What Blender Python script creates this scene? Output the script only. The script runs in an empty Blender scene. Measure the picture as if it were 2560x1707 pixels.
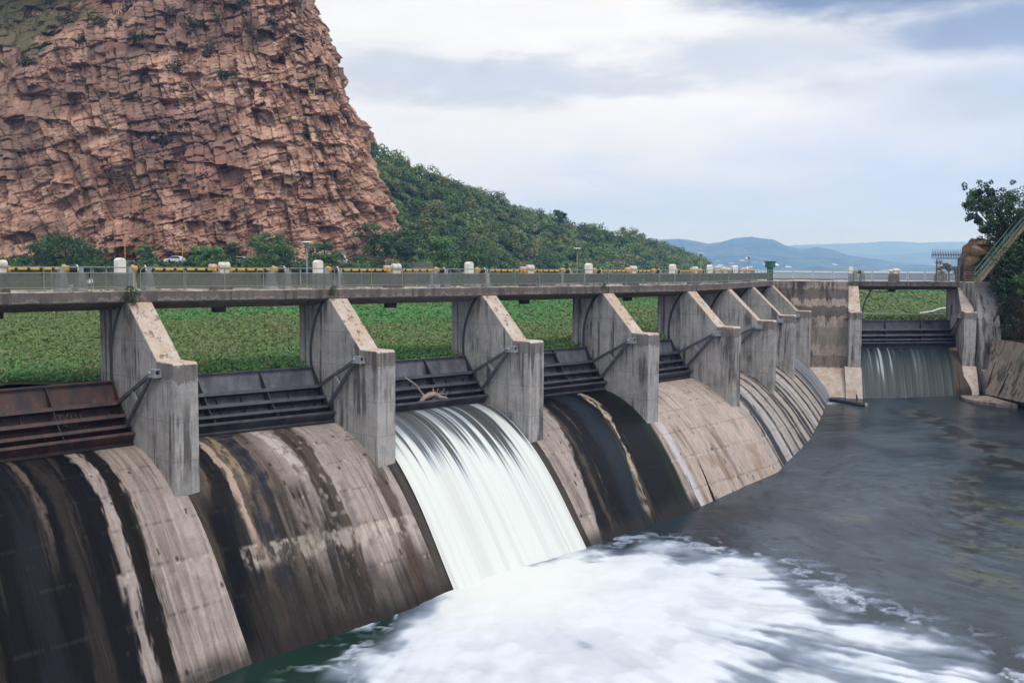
import bpy, math, random
import numpy as np
from mathutils import Matrix, Vector
random.seed(7); RNG = np.random.default_rng(11)
sc = bpy.context.scene
COL = sc.collection
# ------------------------------------------------------------------ camera (world origin is the viewpoint, metres)
F, PH, RO = 2489.0, 0.0751, 0.0078          # focal length in photo pixels, pitch down, roll
cam = bpy.data.cameras.new('camera'); co = bpy.data.objects.new('camera', cam); COL.objects.link(co)
cam.sensor_width = 36; cam.lens = F/2560*36; cam.clip_start = .5; cam.clip_end = 40000
co.matrix_world = Matrix.Rotation(math.pi/2-PH, 4, 'X') @ Matrix.Rotation(RO, 4, 'Z')
sc.camera = co
def ray(px, py):
    c, s = math.cos(RO), math.sin(RO); dx, dy = px-1280, py-853.5
    a = c*dx+s*dy; b = -s*dx+c*dy
    d = (a/F, 1., -b/F)
    return np.array([d[0], d[1]*math.cos(PH)+d[2]*math.sin(PH), -d[1]*math.sin(PH)+d[2]*math.cos(PH)])
def at(px, py, Y):
    d = ray(px, py); return d*(Y/d[1])
# ------------------------------------------------------------------ numpy noise
def h3(ix, iy, iz, seed=0):
    n = (ix.astype(np.int64)*374761393 + iy.astype(np.int64)*668265263 + iz.astype(np.int64)*2147483647 + seed*974634777) & 0xffffffff
    n = ((n ^ (n >> 13))*1274126177) & 0xffffffff
    n = ((n ^ (n >> 16))*2246822519) & 0xffffffff
    return ((n ^ (n >> 15)) & 0xffffff)/float(0xffffff)
def vn(x, y, z=0., seed=0):
    x, y, z = np.broadcast_arrays(np.asarray(x, float), np.asarray(y, float), np.asarray(z, float))
    ix, iy, iz = np.floor(x), np.floor(y), np.floor(z)
    fx, fy, fz = x-ix, y-iy, z-iz
    fx, fy, fz = [f*f*(3-2*f) for f in (fx, fy, fz)]
    r = 0
    for a in (0, 1):
        for b in (0, 1):
            for c in (0, 1):
                r = r + h3(ix+a, iy+b, iz+c, seed)*(fx if a else 1-fx)*(fy if b else 1-fy)*(fz if c else 1-fz)
    return r
def fbm(x, y, z=0., o=4, seed=0):
    r, a, t = 0., 1., 0.
    for k in range(o):
        r = r+a*vn(np.asarray(x)*2**k, np.asarray(y)*2**k, np.asarray(z)*2**k, seed+k*17); t += a; a *= .5
    return r/t
def sst(a, b, x): 
    t = np.clip((x-a)/(b-a), 0, 1); return t*t*(3-2*t)
def mix(a, b, t): 
    t = np.asarray(t)[..., None]; return np.asarray(a)*(1-t)+np.asarray(b)*t
# ------------------------------------------------------------------ objects
def tag(o, label=None, cat=None, group=None, kind=None):
    if label: o['label'] = label
    if cat: o['category'] = cat
    if group: o['group'] = group
    if kind: o['kind'] = kind
    return o
def empty(name, loc=(0, 0, 0), rz=0., label=None, cat=None, group=None):
    o = bpy.data.objects.new(name, None); COL.objects.link(o); o.empty_display_size = .3
    o.location = [float(v) for v in loc]; o.rotation_euler = (0, 0, float(rz))
    return tag(o, label, cat, group)
def link(name, me, m, parent=None, loc=None, rz=0.):
    o = bpy.data.objects.new(name, me); COL.objects.link(o)
    if m is not None and not me.materials: me.materials.append(m)
    if parent: o.parent = parent
    if loc is not None: o.location = [float(v) for v in loc]; o.rotation_euler = (0, 0, float(rz))
    return o
def big(name, V, Fq, m, parent=None, col=None, smooth=False, attrs=None, loc=None):
    """mesh from numpy arrays: V (n,3), Fq (m,4) or (m,3); col (n,3) per-vertex colour"""
    V = np.asarray(V, np.float32); Fq = np.asarray(Fq, np.int32); k = Fq.shape[1]
    if loc is not None: V = V-np.asarray(loc, np.float32)
    me = bpy.data.meshes.new(name)
    me.vertices.add(len(V)); me.vertices.foreach_set('co', V.ravel())
    me.loops.add(Fq.size); me.loops.foreach_set('vertex_index', Fq.ravel())
    me.polygons.add(len(Fq)); me.polygons.foreach_set('loop_start', np.arange(0, Fq.size, k, dtype=np.int32))
    me.update(calc_edges=True)
    me.polygons.foreach_set('use_smooth', np.full(len(Fq), smooth, bool))
    if col is not None:
        a = me.color_attributes.new('col', 'FLOAT_COLOR', 'POINT')
        c = np.ones((len(V), 4), np.float32); c[:, :3] = col; a.data.foreach_set('color', c.ravel())
    for n, v in (attrs or {}).items():
        a = me.attributes.new(n, 'FLOAT', 'POINT'); a.data.foreach_set('value', np.asarray(v, np.float32).ravel())
    me.validate(); me.update()
    return link(name, me, m, parent, loc)
def gridF(nu, nv):
    i = np.arange(nu-1)[:, None]*nv+np.arange(nv-1)[None, :]
    return np.stack([i, i+nv, i+nv+1, i+1], -1).reshape(-1, 4)
class MB:
    def __init__(s): s.v = []; s.f = []; s.sm = []
    def add(s, v, f, sm=False):
        n = len(s.v); s.v += [tuple(float(c) for c in p) for p in v]; s.f += [[n+i for i in q] for q in f]; s.sm += [sm]*len(f); return s
    def box(s, x0, x1, y0, y1, z0, z1):
        return s.add([(x, y, z) for z in (z0, z1) for (x, y) in ((x0, y0), (x1, y0), (x1, y1), (x0, y1))],
              [(3, 2, 1, 0), (4, 5, 6, 7), (0, 1, 5, 4), (1, 2, 6, 5), (2, 3, 7, 6), (3, 0, 4, 7)])
    def taper(s, cx, cy, z0, z1, a0, b0, a1, b1):
        return s.add([(cx+sx*a, cy+sy*b, z) for z, a, b in ((z0, a0, b0), (z1, a1, b1)) for sx, sy in ((-1, -1), (1, -1), (1, 1), (-1, 1))],
              [(3, 2, 1, 0), (4, 5, 6, 7), (0, 1, 5, 4), (1, 2, 6, 5), (2, 3, 7, 6), (3, 0, 4, 7)])
    def prism(s, poly, x0, x1, ax='x'):
        n = len(poly)
        mk = (lambda t, p: (t, p[0], p[1])) if ax == 'x' else ((lambda t, p: (p[0], t, p[1])) if ax == 'y' else (lambda t, p: (p[0], p[1], t)))
        return s.add([mk(x0, p) for p in poly]+[mk(x1, p) for p in poly],
              [list(range(n))[::-1], list(range(n, 2*n))]+[(i, (i+1) % n, n+(i+1) % n, n+i) for i in range(n)])
    def tube(s, pts, r, n=8, sm=True, cap=True):
        pts = [Vector(p) for p in pts]; rs = r if hasattr(r, '__len__') else [r]*len(pts); V = []; up = None
        for i, p in enumerate(pts):
            d = (pts[min(i+1, len(pts)-1)]-pts[max(i-1, 0)]).normalized()
            if up is None: up = Vector((0, 0, 1)) if abs(d.z) < .9 else Vector((1, 0, 0))
            a = d.cross(up).normalized(); b = a.cross(d).normalized(); up = b
            V += [p+(a*math.cos(2*math.pi*k/n)+b*math.sin(2*math.pi*k/n))*rs[i] for k in range(n)]
        fs = [(i*n+k, i*n+(k+1) % n, (i+1)*n+(k+1) % n, (i+1)*n+k) for i in range(len(pts)-1) for k in range(n)]
        s.add(V, fs, sm)
        if cap: s.add(V[:n], [list(range(n))]); s.add(V[-n:], [list(range(n))[::-1]])
        return s
    def beam(s, p, q, w, h):
        """square bar from p to q"""
        p, q = Vector(p), Vector(q); d = (q-p).normalized(); up = Vector((0, 0, 1)) if abs(d.z) < .95 else Vector((1, 0, 0))
        a = d.cross(up).normalized()*w/2; b = a.cross(d).normalized()*h/2
        return s.add([e+sa*a+sb*b for e in (p, q) for sa, sb in ((-1, -1), (1, -1), (1, 1), (-1, 1))],
              [(3, 2, 1, 0), (4, 5, 6, 7), (0, 1, 5, 4), (1, 2, 6, 5), (2, 3, 7, 6), (3, 0, 4, 7)])
    def lathe(s, prof, c=(0, 0, 0), n=16, ax='z'):
        V = []
        for r, z in prof:
            for k in range(n):
                a = 2*math.pi*k/n; p = (r*math.cos(a), r*math.sin(a), z)
                if ax == 'x': p = (z, p[0], p[1])
                V.append((p[0]+c[0], p[1]+c[1], p[2]+c[2]))
        m = len(prof)
        s.add(V, [(i*n+k, i*n+(k+1) % n, (i+1)*n+(k+1) % n, (i+1)*n+k) for i in range(m-1) for k in range(n)], True)
        s.add(V[:n], [list(range(n))[::-1]]); s.add(V[-n:], [list(range(n))])
        return s
    def mesh(s, name):
        me = bpy.data.meshes.new(name); me.from_pydata(s.v, [], s.f); me.polygons.foreach_set('use_smooth', s.sm)
        import bmesh
        bm = bmesh.new(); bm.from_mesh(me); bmesh.ops.recalc_face_normals(bm, faces=bm.faces); bm.to_mesh(me); bm.free()
        me.update(); return me
    def build(s, name, m, parent=None, loc=None, rz=0.): return link(name, s.mesh(name), m, parent, loc, rz)
def bevel(o, w=.02, seg=1):
    b = o.modifiers.new('bevel', 'BEVEL'); b.width = w; b.segments = seg; b.limit_method = 'ANGLE'; b.angle_limit = .6
    return o
# ------------------------------------------------------------------ materials
class NT:
    def __init__(s, name):
        s.m = bpy.data.materials.new(name); s.m.use_nodes = True; s.t = s.m.node_tree; s.n = s.t.nodes
        s.b = s.n['Principled BSDF']; s.out = s.n['Material Output']
    def new(s, ty, **k):
        n = s.n.new(ty)
        for a, v in k.items(): setattr(n, a, v)
        return n
    def lk(s, a, b): s.t.links.new(a, b)
    def pos(s, scale=(1, 1, 1), obj=False):
        g = s.new('ShaderNodeTexCoord').outputs['Object'] if obj else s.new('ShaderNodeNewGeometry').outputs['Position']
        mp = s.new('ShaderNodeMapping'); mp.inputs['Scale'].default_value = scale; s.lk(g, mp.inputs['Vector']); return mp.outputs[0]
    def noise(s, vec, scale=1., det=4., rough=.55, dist=0.):
        n = s.new('ShaderNodeTexNoise'); n.inputs['Scale'].default_value = scale; n.inputs['Detail'].default_value = det
        n.inputs['Roughness'].default_value = rough; n.inputs['Distortion'].default_value = dist
        s.lk(vec, n.inputs['Vector']); return n.outputs['Fac']
    def ramp(s, fac, stops):
        r = s.new('ShaderNodeValToRGB'); e = r.color_ramp.elements
        while len(e) < len(stops): e.new(.5)
        for x, (p, c) in zip(e, stops): x.position = p; x.color = (*c, 1) if hasattr(c, '__len__') else (c, c, c, 1)
        s.lk(fac, r.inputs[0]); return r.outputs[0]
    def mixc(s, f, a, b, mode='MIX'):
        n = s.new('ShaderNodeMix', data_type='RGBA', blend_type=mode)
        for v, i in ((f, 0), (a, 6), (b, 7)):
            if hasattr(v, 'links'): s.lk(v, n.inputs[i])
            elif i == 0: n.inputs[0].default_value = v
            else: n.inputs[i].default_value = (*v, 1)
        return n.outputs[2]
    def math(s, op, a, b=0., c=None):
        n = s.new('ShaderNodeMath', operation=op)
        for v, i in ((a, 0), (b, 1), (c, 2)):
            if v is None: continue
            if hasattr(v, 'links'): s.lk(v, n.inputs[i])
            else: n.inputs[i].default_value = v
        return n.outputs[0]
    def attr(s, name): 
        a = s.new('ShaderNodeAttribute', attribute_name=name); return a
    def bump(s, h, strength=.4, dist=.05):
        b = s.new('ShaderNodeBump'); b.inputs['Strength'].default_value = strength; b.inputs['Distance'].default_value = dist
        s.lk(h, b.inputs['Height']); s.lk(b.outputs[0], s.b.inputs['Normal'])
    def set(s, **k):
        for a, v in k.items():
            i = s.b.inputs[a.replace('_', ' ')]
            if hasattr(v, 'links'): s.lk(v, i)
            else: i.default_value = (*v, 1) if hasattr(v, '__len__') and len(v) == 3 and i.type == 'RGBA' else v
        return s
def simple(name, c, rough=.6, var=.25, scale=3., metal=0., spec=.5, bump=0.):
    t = NT(name); n = t.noise(t.pos(), scale, 5.)
    t.set(Base_Color=t.ramp(n, [(.25, tuple(v*(1-var) for v in c)), (.75, tuple(min(1, v*(1+var)) for v in c))]), Roughness=rough, Metallic=metal, Specular_IOR_Level=spec)
    if bump: t.bump(n, bump, .03)
    return t.m
M = {}
def concrete(name, base, tan=(.46, .34, .25), dark=.8, top=True, band=None, nose=False, spots=.75):
    t = NT(name); P = t.pos
    big_ = t.noise(P(), .55, 5, .6); fine = t.noise(P(), 9., 4, .7); med = t.noise(P(), 2.2, 4, .6)
    c = t.mixc(t.ramp(big_, [(.35, 0.), (.65, 1.)]), tuple(v*.72 for v in base), base)
    c = t.mixc(t.math('MULTIPLY', t.ramp(med, [(.45, 0.), (.7, 1.)]), .55), c, (base[0]*1.2, base[1]*1.08, base[2]*.98))
    # dribbled dark growth, drawn out downwards
    st = t.noise(P((2.6, 2.6, .16)), 1., 5, .62); st2 = t.noise(P((.5, .5, .35)), 1., 3)
    g = t.math('MULTIPLY', t.ramp(st, [(.49, 0.), (.56, 1.)]), t.ramp(st2, [(.40, 0.), (.56, 1.)]))
    g2 = t.math('MULTIPLY', t.ramp(t.noise(P((7, 7, .3)), 1., 3), [(.52, 0.), (.7, 1.)]), .55)
    c = t.mixc(t.math('MULTIPLY', t.math('MAXIMUM', g, g2), dark), c, (.055, .05, .048))
    if nose:
        so_ = t.new('ShaderNodeSeparateXYZ'); t.lk(t.new('ShaderNodeTexCoord').outputs['Object'], so_.inputs[0]); oy = so_.outputs[1]
    if band:
        sp = t.new('ShaderNodeSeparateXYZ'); t.lk(t.new('ShaderNodeNewGeometry').outputs['Position'], sp.inputs[0])
        zz = t.math('ADD', sp.outputs[2], t.math('MULTIPLY', t.math('SUBTRACT', st, .5), 1.1))
        for z0, z1, cc, am in band:
            a = t.math('MULTIPLY', t.math('GREATER_THAN', zz, z0), t.math('LESS_THAN', zz, z1))
            if nose: a = t.math('MULTIPLY', a, t.math('LESS_THAN', oy, 1.33))
            c = t.mixc(t.math('MULTIPLY', a, am), c, cc)
    # board marks and faint lift joints
    sp2 = t.new('ShaderNodeSeparateXYZ'); t.lk(t.new('ShaderNodeNewGeometry').outputs['Position'], sp2.inputs[0])
    fr = t.math('FRACT', t.math('MULTIPLY', t.math('ADD', sp2.outputs[2], t.math('MULTIPLY', big_, .05)), .62))
    c = t.mixc(t.math('MULTIPLY', t.math('LESS_THAN', fr, .018), .45), c, (.12, .11, .10))
    if top:
        sn = t.new('ShaderNodeSeparateXYZ'); t.lk(t.new('ShaderNodeNewGeometry').outputs['Normal'], sn.inputs[0])
        up = t.math('GREATER_THAN', sn.outputs[2], .35)
        tc = t.mixc(t.ramp(t.noise(P(), 1.1, 5, .65), [(.4, 0.), (.62, 1.)]), tan, (.50, .44, .39))
        tc = t.mixc(t.math('MULTIPLY', t.ramp(t.noise(P((1.6, 1.6, .9)), 1.7, 5, .75), [(.55, 0.), (.6, 1.)]), spots), tc, (.10, .075, .065))
        c = t.mixc(up, c, tc)
    c = t.mixc(.35, c, t.ramp(fine, [(.2, .25), (.8, .75)]), 'OVERLAY')
    t.set(Base_Color=c, Roughness=.9, Specular_IOR_Level=.25)
    t.bump(t.math('ADD', t.math('MULTIPLY', fine, .5), med), .35, .04)
    return t.m
M['pier'] = concrete('pier_concrete', (.39, .375, .355), band=[(-4.75, -4.02, (.10, .085, .075), .62)], nose=True)
M['deck'] = concrete('deck_concrete', (.165, .138, .125), tan=(.14, .12, .105), dark=.6, band=[(-1.66, -1.56, (.29, .25, .22), .55)])
M['pale'] = concrete('pedestal_concrete', (.34, .335, .33), tan=(.38, .36, .34), dark=.35)
M['block'] = concrete('block_concrete', (.37, .31, .265), tan=(.42, .315, .245), dark=.95, spots=.3,
                      band=[(-2.9, -1.9, (.07, .06, .058), .7), (-4.6, -3.6, (.06, .05, .052), .75), (-7.3, -5.6, (.15, .135, .11), .55), (-9.4, -8.3, (.10, .085, .07), .6), (-10.6, -9.9, (.12, .10, .085), .5)])
def colmat(name, rough=.85, spec=.3, bump=.4, bs=8., bd=.04, wet=False, over=.3):
    t = NT(name); a = t.attr('col').outputs['Color']
    n = t.noise(t.pos(), bs, 5, .7); n2 = t.noise(t.pos(), bs*.28, 4, .6)
    if wet:
        cb = t.new('ShaderNodeCombineXYZ'); t.lk(t.attr('su').outputs['Fac'], cb.inputs[0]); t.lk(t.attr('lv').outputs['Fac'], cb.inputs[1])
        def sn(sx_, sy_, det, z=0.):
            mp = t.new('ShaderNodeMapping'); mp.inputs['Scale'].default_value = (sx_, sy_, 1); mp.inputs['Location'].default_value = (z, z, z); t.lk(cb.outputs[0], mp.inputs[0]); return t.noise(mp.outputs[0], 1., det, .65)
        d1 = t.math('MULTIPLY', t.ramp(sn(3.2, .22, 6), [(.50, 0.), (.60, 1.)]), t.ramp(sn(.5, .3, 3, 7.), [(.38, 0.), (.62, 1.)]))
        d2 = t.ramp(sn(14., .35, 5, 3.), [(.52, 0.), (.68, 1.)]); l1 = t.ramp(sn(9., .25, 6, 11.), [(.58, 0.), (.70, 1.)])
        a = t.mixc(t.math('MULTIPLY', d1, .72), a, (.30, .28, .27), 'MULTIPLY'); a = t.mixc(t.math('MULTIPLY', d2, .5), a, (.5, .48, .46), 'MULTIPLY')
        a = t.mixc(t.math('MULTIPLY', l1, .6), a, (1.7, 1.65, 1.6), 'MULTIPLY'); a = t.mixc(t.math('MULTIPLY', l1, .008), a, (.4, .34, .3))
    c = t.mixc(over, a, t.ramp(n, [(.2, .2), (.8, .8)]), 'OVERLAY')
    t.set(Base_Color=c, Roughness=rough, Specular_IOR_Level=spec)
    if wet:
        w = t.attr('wet').outputs['Fac']
        t.set(Roughness=t.math('SUBTRACT', rough, t.math('MULTIPLY', w, rough-.38)), Specular_IOR_Level=t.math('ADD', .015, t.math('MULTIPLY', w, .11)))
    t.bump(t.math('ADD', t.math('MULTIPLY', n, .5), n2), bump, bd)
    return t.m
M['chute'] = colmat('chute_concrete', .9, .28, .3, 7., .04, wet=True)
M['cliff'] = colmat('cliff_rock', .95, .1, .9, 1.4, .5, over=.5)
M['rock'] = colmat('bank_rock', .95, .1, .8, 5., .12, over=.45)
def leafmat(name, tr=.25, rough=.55):
    t = NT(name); a = t.attr('col').outputs['Color']
    t.set(Base_Color=a, Roughness=rough, Specular_IOR_Level=.35)
    tl = t.new('ShaderNodeBsdfTranslucent'); t.lk(a, tl.inputs[0])
    mx = t.new('ShaderNodeMixShader'); mx.inputs[0].default_value = tr
    t.lk(t.b.outputs[0], mx.inputs[1]); t.lk(tl.outputs[0], mx.inputs[2]); t.lk(mx.outputs[0], t.out.inputs[0]); return t.m
M['leaf'] = leafmat('leaves')
M['bark'] = simple('bark', (.07, .05, .038), .9, .4, 4., bump=.6)
def steel(name, c, c2, rough=.42):
    t = NT(name); n = t.noise(t.pos((1.2, 1.2, .5)), 1.6, 6, .65); n2 = t.noise(t.pos((6, 6, .4)), 1., 4, .6)
    cc = t.mixc(t.ramp(n, [(.4, 0.), (.62, 1.)]), c, c2)
    cc = t.mixc(t.math('MULTIPLY', t.ramp(n2, [(.6, 0.), (.72, 1.)]), .35), cc, (.16, .15, .15))
    t.set(Base_Color=cc, Roughness=t.math('ADD', t.math('MULTIPLY', n, .35), rough-.15), Specular_IOR_Level=.5, Metallic=0.)
    t.bump(n2, .15, .02); return t.m
M['gate'] = steel('gate_steel', (.030, .030, .036), (.058, .058, .070))
M['gate_panel_sheen'] = steel('gate_panel_sheen', (.060, .062, .075), (.13, .13, .15))  # paler bluish copy of the gate steel: sky sheen put into the colour
M['rust'] = steel('rusty_gate_steel', (.028, .022, .024), (.085, .040, .032), .6)
M['galv'] = simple('galvanised_steel', (.33, .34, .35), .45, .3, 6., .3)
M['arm'] = simple('arm_steel', (.070, .072, .082), .5, .4, 3.)
M['wing'] = concrete('wing_wall_concrete', (.27, .215, .175), dark=.9, top=False)
M['rail'] = simple('rail_paint', (.19, .22, .19), .5, .2, 5.)
M['mesh'] = simple('infill_paint', (.13, .145, .125), .6, .2, 5.)
M['greenrail'] = simple('green_rail_paint', (.10, .20, .16), .5, .2, 5.)
M['cream'] = simple('cream_paint', (.74, .70, .60), .5, .06, 2.)
M['motor'] = simple('flaking_cream_paint', (.62, .55, .47), .6, .3, 7.)
M['pink'] = simple('faded_pink_paint', (.55, .34, .25), .6, .25, 6.)
M['yellow'] = simple('yellow_paint', (.62, .36, .035), .5, .2, 5.)
M['black'] = simple('black_rubber', (.02, .018, .018), .6, .3, 5.)
M['white'] = simple('white_paint', (.72, .73, .75), .4, .08, 3.)
M['dark'] = simple('dark_floor', (.045, .04, .04), .9, .4, 3.)
M['glass'] = simple('car_glass', (.02, .022, .025), .1, .1, 1.)
M['wood'] = simple('bleached_wood', (.30, .235, .20), .85, .35, 9., bump=.5)
M['greenbox'] = simple('green_box_paint', (.035, .13, .10), .5, .2, 5.)
M['stair'] = simple('stair_concrete', (.24, .19, .115), .9, .35, 4.)
M['asphalt'] = simple('asphalt', (.06, .06, .062), .9, .3, 4.)
def banded():
    t = NT('striped_shaft_paint'); sp = t.new('ShaderNodeSeparateXYZ')
    t.lk(t.new('ShaderNodeTexCoord').outputs['Object'], sp.inputs[0])
    f = t.math('FRACT', t.math('MULTIPLY', sp.outputs[0], 2.0))
    n = t.noise(t.pos(), 9., 4)
    y = t.ramp(n, [(.3, (.52, .29, .025)), (.7, (.70, .42, .05))])
    t.set(Base_Color=t.mixc(t.math('GREATER_THAN', f, .74), y, (.022, .016, .014)), Roughness=.5); return t.m
M['shaft'] = banded()
# ------------------------------------------------------------------ dam set-out: nose corner of each pier (x, y, heading), from the left
PIER = [(-13.667, 39.985, .848), (-6.297, 46.487, .833), (1.003, 53.343, .822), (8.312, 60.284, .799), (15.12, 67.767, .855),
        (20.171, 76.46, 1.122), (24.317, 85.513, 1.173), (28.341, 94.611, 1.149), (31.954, 94.17, -.215), (43.726, 96.238, -.224)]
W = 1.126
d0 = np.array([math.cos(.848), math.sin(.848)])
for k in (1, 2): PIER.insert(0, (-13.667-9.9*k*d0[0], 39.985-9.9*k*d0[1], .848))
# indices: 0,1 outside the picture, 2..9 the eight seen piers, 10 and 11 the gate at the right
def fr(i):
    x, y, t = PIER[i]; return np.array([x, y]), np.array([math.cos(t), math.sin(t)]), np.array([-math.sin(t), math.cos(t)])
def Pt(i, a, L):
    C, T, B = fr(i); return C+a*T+L*B
def prof(L):
    x = 4-np.asarray(L, float)
    return np.where(x < 0, -7.68, np.where(x <= 6.5, -7.68-.113*x*x, -7.68-.113*42.25-1.469*(x-6.5)))
def bay(i, j=None):
    """frame between the facing sides of pier i and the next: origin, heading, clear width"""
    j = i+1 if j is None else j
    a, b = Pt(i, W, 0), Pt(j, 0, 0); d = b-a; return a, math.atan2(d[1], d[0]), float(np.hypot(*d))
def skew(r, i, j, hd, w):
    """let a set of parts built square to the opening follow the slanted faces of its two piers"""
    e, n = np.array([math.cos(hd), math.sin(hd)]), np.array([-math.sin(hd), math.cos(hd)]); B0, B1 = fr(i)[2], fr(j)[2]
    for o in ([r] if r.type == 'MESH' else r.children):
        for v in o.data.vertices:
            x, y, z = v.co; t = min(1, max(0, x/w)); B = B0*(1-t)+B1*t; v.co = (x+y*float(B@e), y*float(B@n), z)
SPANS = [0, 1, 2, 3, 4, 5, 6, 7, 8]       # bay i lies between piers i and i+1
def wz(y): return -11.8+.062*(np.asarray(y)-95)   # the outflow runs down a gently sloping apron
# ------------------------------------------------------------------ piers
HA, HC = -1.64, -4.0
side = [(0, -14.), (0, HC-.10), (.12, HC), (1.29, HC), (3.65, HA), (4.72, -1.97), (6.16, -1.985), (6.16, -12.)]
PL = {2: 'pale grey pier with lichen spots on its slope, nearest pier at the left', 3: 'grey pier with dark flaking slope, left of the white waterfall',
      4: 'pier with clean tan slope and a damp brown foot, right of the white waterfall', 5: 'pier between the wet black chute and the dry tan chute',
      6: 'pier with white peeling slope top, just right of the dry tan chute', 7: 'streaked pier half hidden, second right of the tan chute',
      8: 'streaked dark pier, second to last before the high banded wall', 9: 'last pier of the row, standing against the high banded wall',
      10: 'straight pier at the left side of the far gate, beside the banded wall', 11: 'straight pier with pale tan slope at the right side of the far gate',
      0: 'pier beyond the left edge, farther one', 1: 'pier just beyond the left edge of the picture'}
pier_body = None
for i in range(12):
    x, y, t = PIER[i]
    r = empty('spillway_pier', (x, y, 0), t, PL[i], 'pier', 'concrete piers of the spillway')
    if pier_body is None:
        pier_body = MB().prism(side, 0, W).mesh('pier_body')
        # curved steel sealing track let into each side face
        tracks = []
        for xs in (-.012, W+.012):
            g = MB(); arc = [(1.25+3.84*math.cos(a), -4.45+3.84*math.sin(a)) for a in np.radians(np.linspace(46, -57, 30))]
            for k in range(29):
                (l0, z0), (l1, z1) = arc[k], arc[k+1]
                q = [(l0, z0), (l1, z1), (l1+(l1-1.25)*.045, z1+(z1+4.45)*.045), (l0+(l0-1.25)*.045, z0+(z0+4.45)*.045)]
                g.prism(q, xs-.012, xs+.012)
            tracks.append(g.mesh('seal_track'))
        g2 = MB().prism([(5.62, -2.1), (5.66, -2.1), (5.60, -7.6), (5.55, -7.6)], -.02, .002)
        crack = g2.mesh('drain_pipe')
    o = link('pier_body', pier_body, M['pier'], r); bevel(o, .05, 2)
    [link('seal_track', q, M['gate'], r) for q in tracks]; link('drain_pipe', crack, M['arm'], r)
    for sd in (-1, 1):
        b = MB(); x0 = -.30 if sd < 0 else W
        x1 = x0+.30
        # hollow box bracket: four plates round a square opening, on a corbel plate
        for a in (x0, x1-.06): b.box(a, a+.06, .95, 1.4, -4.58, -4.31)
        b.box(x0+.06, x1-.06, .95, 1.4, -4.36, -4.312); b.box(x0+.06, x1-.06, .95, 1.4, -4.578, -4.53)
        b.box(x0-.03 if sd < 0 else x0, x1 if sd < 0 else x1+.03, .9, 1.5, -4.65, -4.582)
        b.build('trunnion_bracket', M['galv'], r)
# ------------------------------------------------------------------ radial gates
GL = {0: 'gate outside the picture at the left', 1: 'rust brown radial gate with weed hanging on it, cut by the left edge', 2: 'black radial gate with bluish top panel, above the brown stained chute',
      3: 'black radial gate with a dead branch on it, above the white waterfall', 4: 'black radial gate above the wet black chute', 5: 'narrow view of black radial gate above the dry tan chute',
      6: 'hidden radial gate behind the pier with the peeling slope', 7: 'hidden radial gate, second past the tan chute', 8: 'hidden radial gate beside the banded wall',
      10: 'dark radial gate at the far right with thin water veils under it'}
ANG = [-27.4, -38.2, -48., -55.6]
def gate(i, j=None):
    o, hd, w = bay(i, j); r = empty('radial_gate', (*o, 0), hd, GL[i], 'sluice gate', 'steel radial gates of the dam')
    cm = M['rust'] if i == 1 else M['gate']; pm = M['rust'] if i == 1 else (M['gate'] if i == 10 else M['gate_panel_sheen'])
    R0 = 3.8; P = lambda a, R=R0: (1.25+R*math.cos(math.radians(a)), -4.45+R*math.sin(math.radians(a)))
    x0, x1 = .05, w-.05
    sk = MB(); aa = np.linspace(-10.7, -57.6, 17)
    for k in range(16): sk.prism([P(aa[k]), P(aa[k+1]), P(aa[k+1], R0+.03), P(aa[k], R0+.03)], x0, x1)
    sk.build('skin_plate', pm, r)
    lip = MB(); l, z = P(-10.6); lip.box(x0, x1, l-.12, l+.1, z, z+.07); lip.build('top_flange', cm, r)
    for a in ANG:
        g = MB(); l, z = P(a, R0-.004); c, s_ = math.cos(math.radians(a)), math.sin(math.radians(a))
        dep = .46; h = .05
        pts = lambda u0, u1, v0, v1: [(l-u*c+v*s_*-1*0-v*s_, z-u*s_+v*c) for u, v in ((u0, v0), (u1, v0), (u1, v1), (u0, v1))]
        g.prism(pts(0, dep, -.012, .012), x0, x1)                   # web
        g.prism(pts(dep, dep+.025, -.085, .085), x0, x1)            # outer flange
        g.build('girder', cm, r)
    for k, xx in enumerate((.08, w*.30, w*.66, w-.08)):
        rb = MB(); seq = [-10.9]+ANG
        for q in range(len(seq)-1):
            b0, b1 = seq[q]-.4, seq[q+1]+.4; d_in = .12 if q == 0 else .42
            rb.prism([P(b0, R0-.01), P(b1, R0-.01), P(b1, R0-.42), P(b0, R0-d_in)], xx-.015, xx+.015)
        rb.build('diaphragm', cm, r)
    for xx in np.arange(.9, w-.3, 1.22):
        fl = MB()
        for b0, b1 in ((-29.5, -46.5),): fl.prism([P(b0, R0-.01), P(-38, R0-.01), P(b1, R0-.01), P(b1, R0-.09), P(-38, R0-.09), P(b0, R0-.09)], xx-.02, xx+.02)
        fl.build('stiffener', M['arm'], r)
    tr = (1.25, -4.47)
    for xx in (.22, w-.22):
        for a in (-27.4, -48.):
            l, z = P(a, R0-.48); MB().beam((xx, tr[0], tr[1]), (xx, l, z), .11, .15).build('arm', M['arm'], r)
        (l0, z0), (l1, z1) = P(-27.4, 1.9), P(-48, 1.9)
        MB().beam((xx, l0, z0-.02), (xx, l1, z1+.02), .07, .16).build('brace', M['galv'], r)
        MB().lathe([(.07, -.12), (.085, -.1), (.085, .1), (.07, .12)], (xx, tr[0]+.1, tr[1]), 14, 'x').build('hinge_pin', M['galv'], r)
    sl = MB(); l, z = P(-57.6); sl.box(x0, x1, l-.06, l+.05, z-.06, z-.004); sl.build('bottom_seal', M['black'], r)
    skew(r, i, i+1 if j is None else j, hd, w)
    return r
for i in SPANS[1:]: gate(i)
gate(10, 11)
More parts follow.
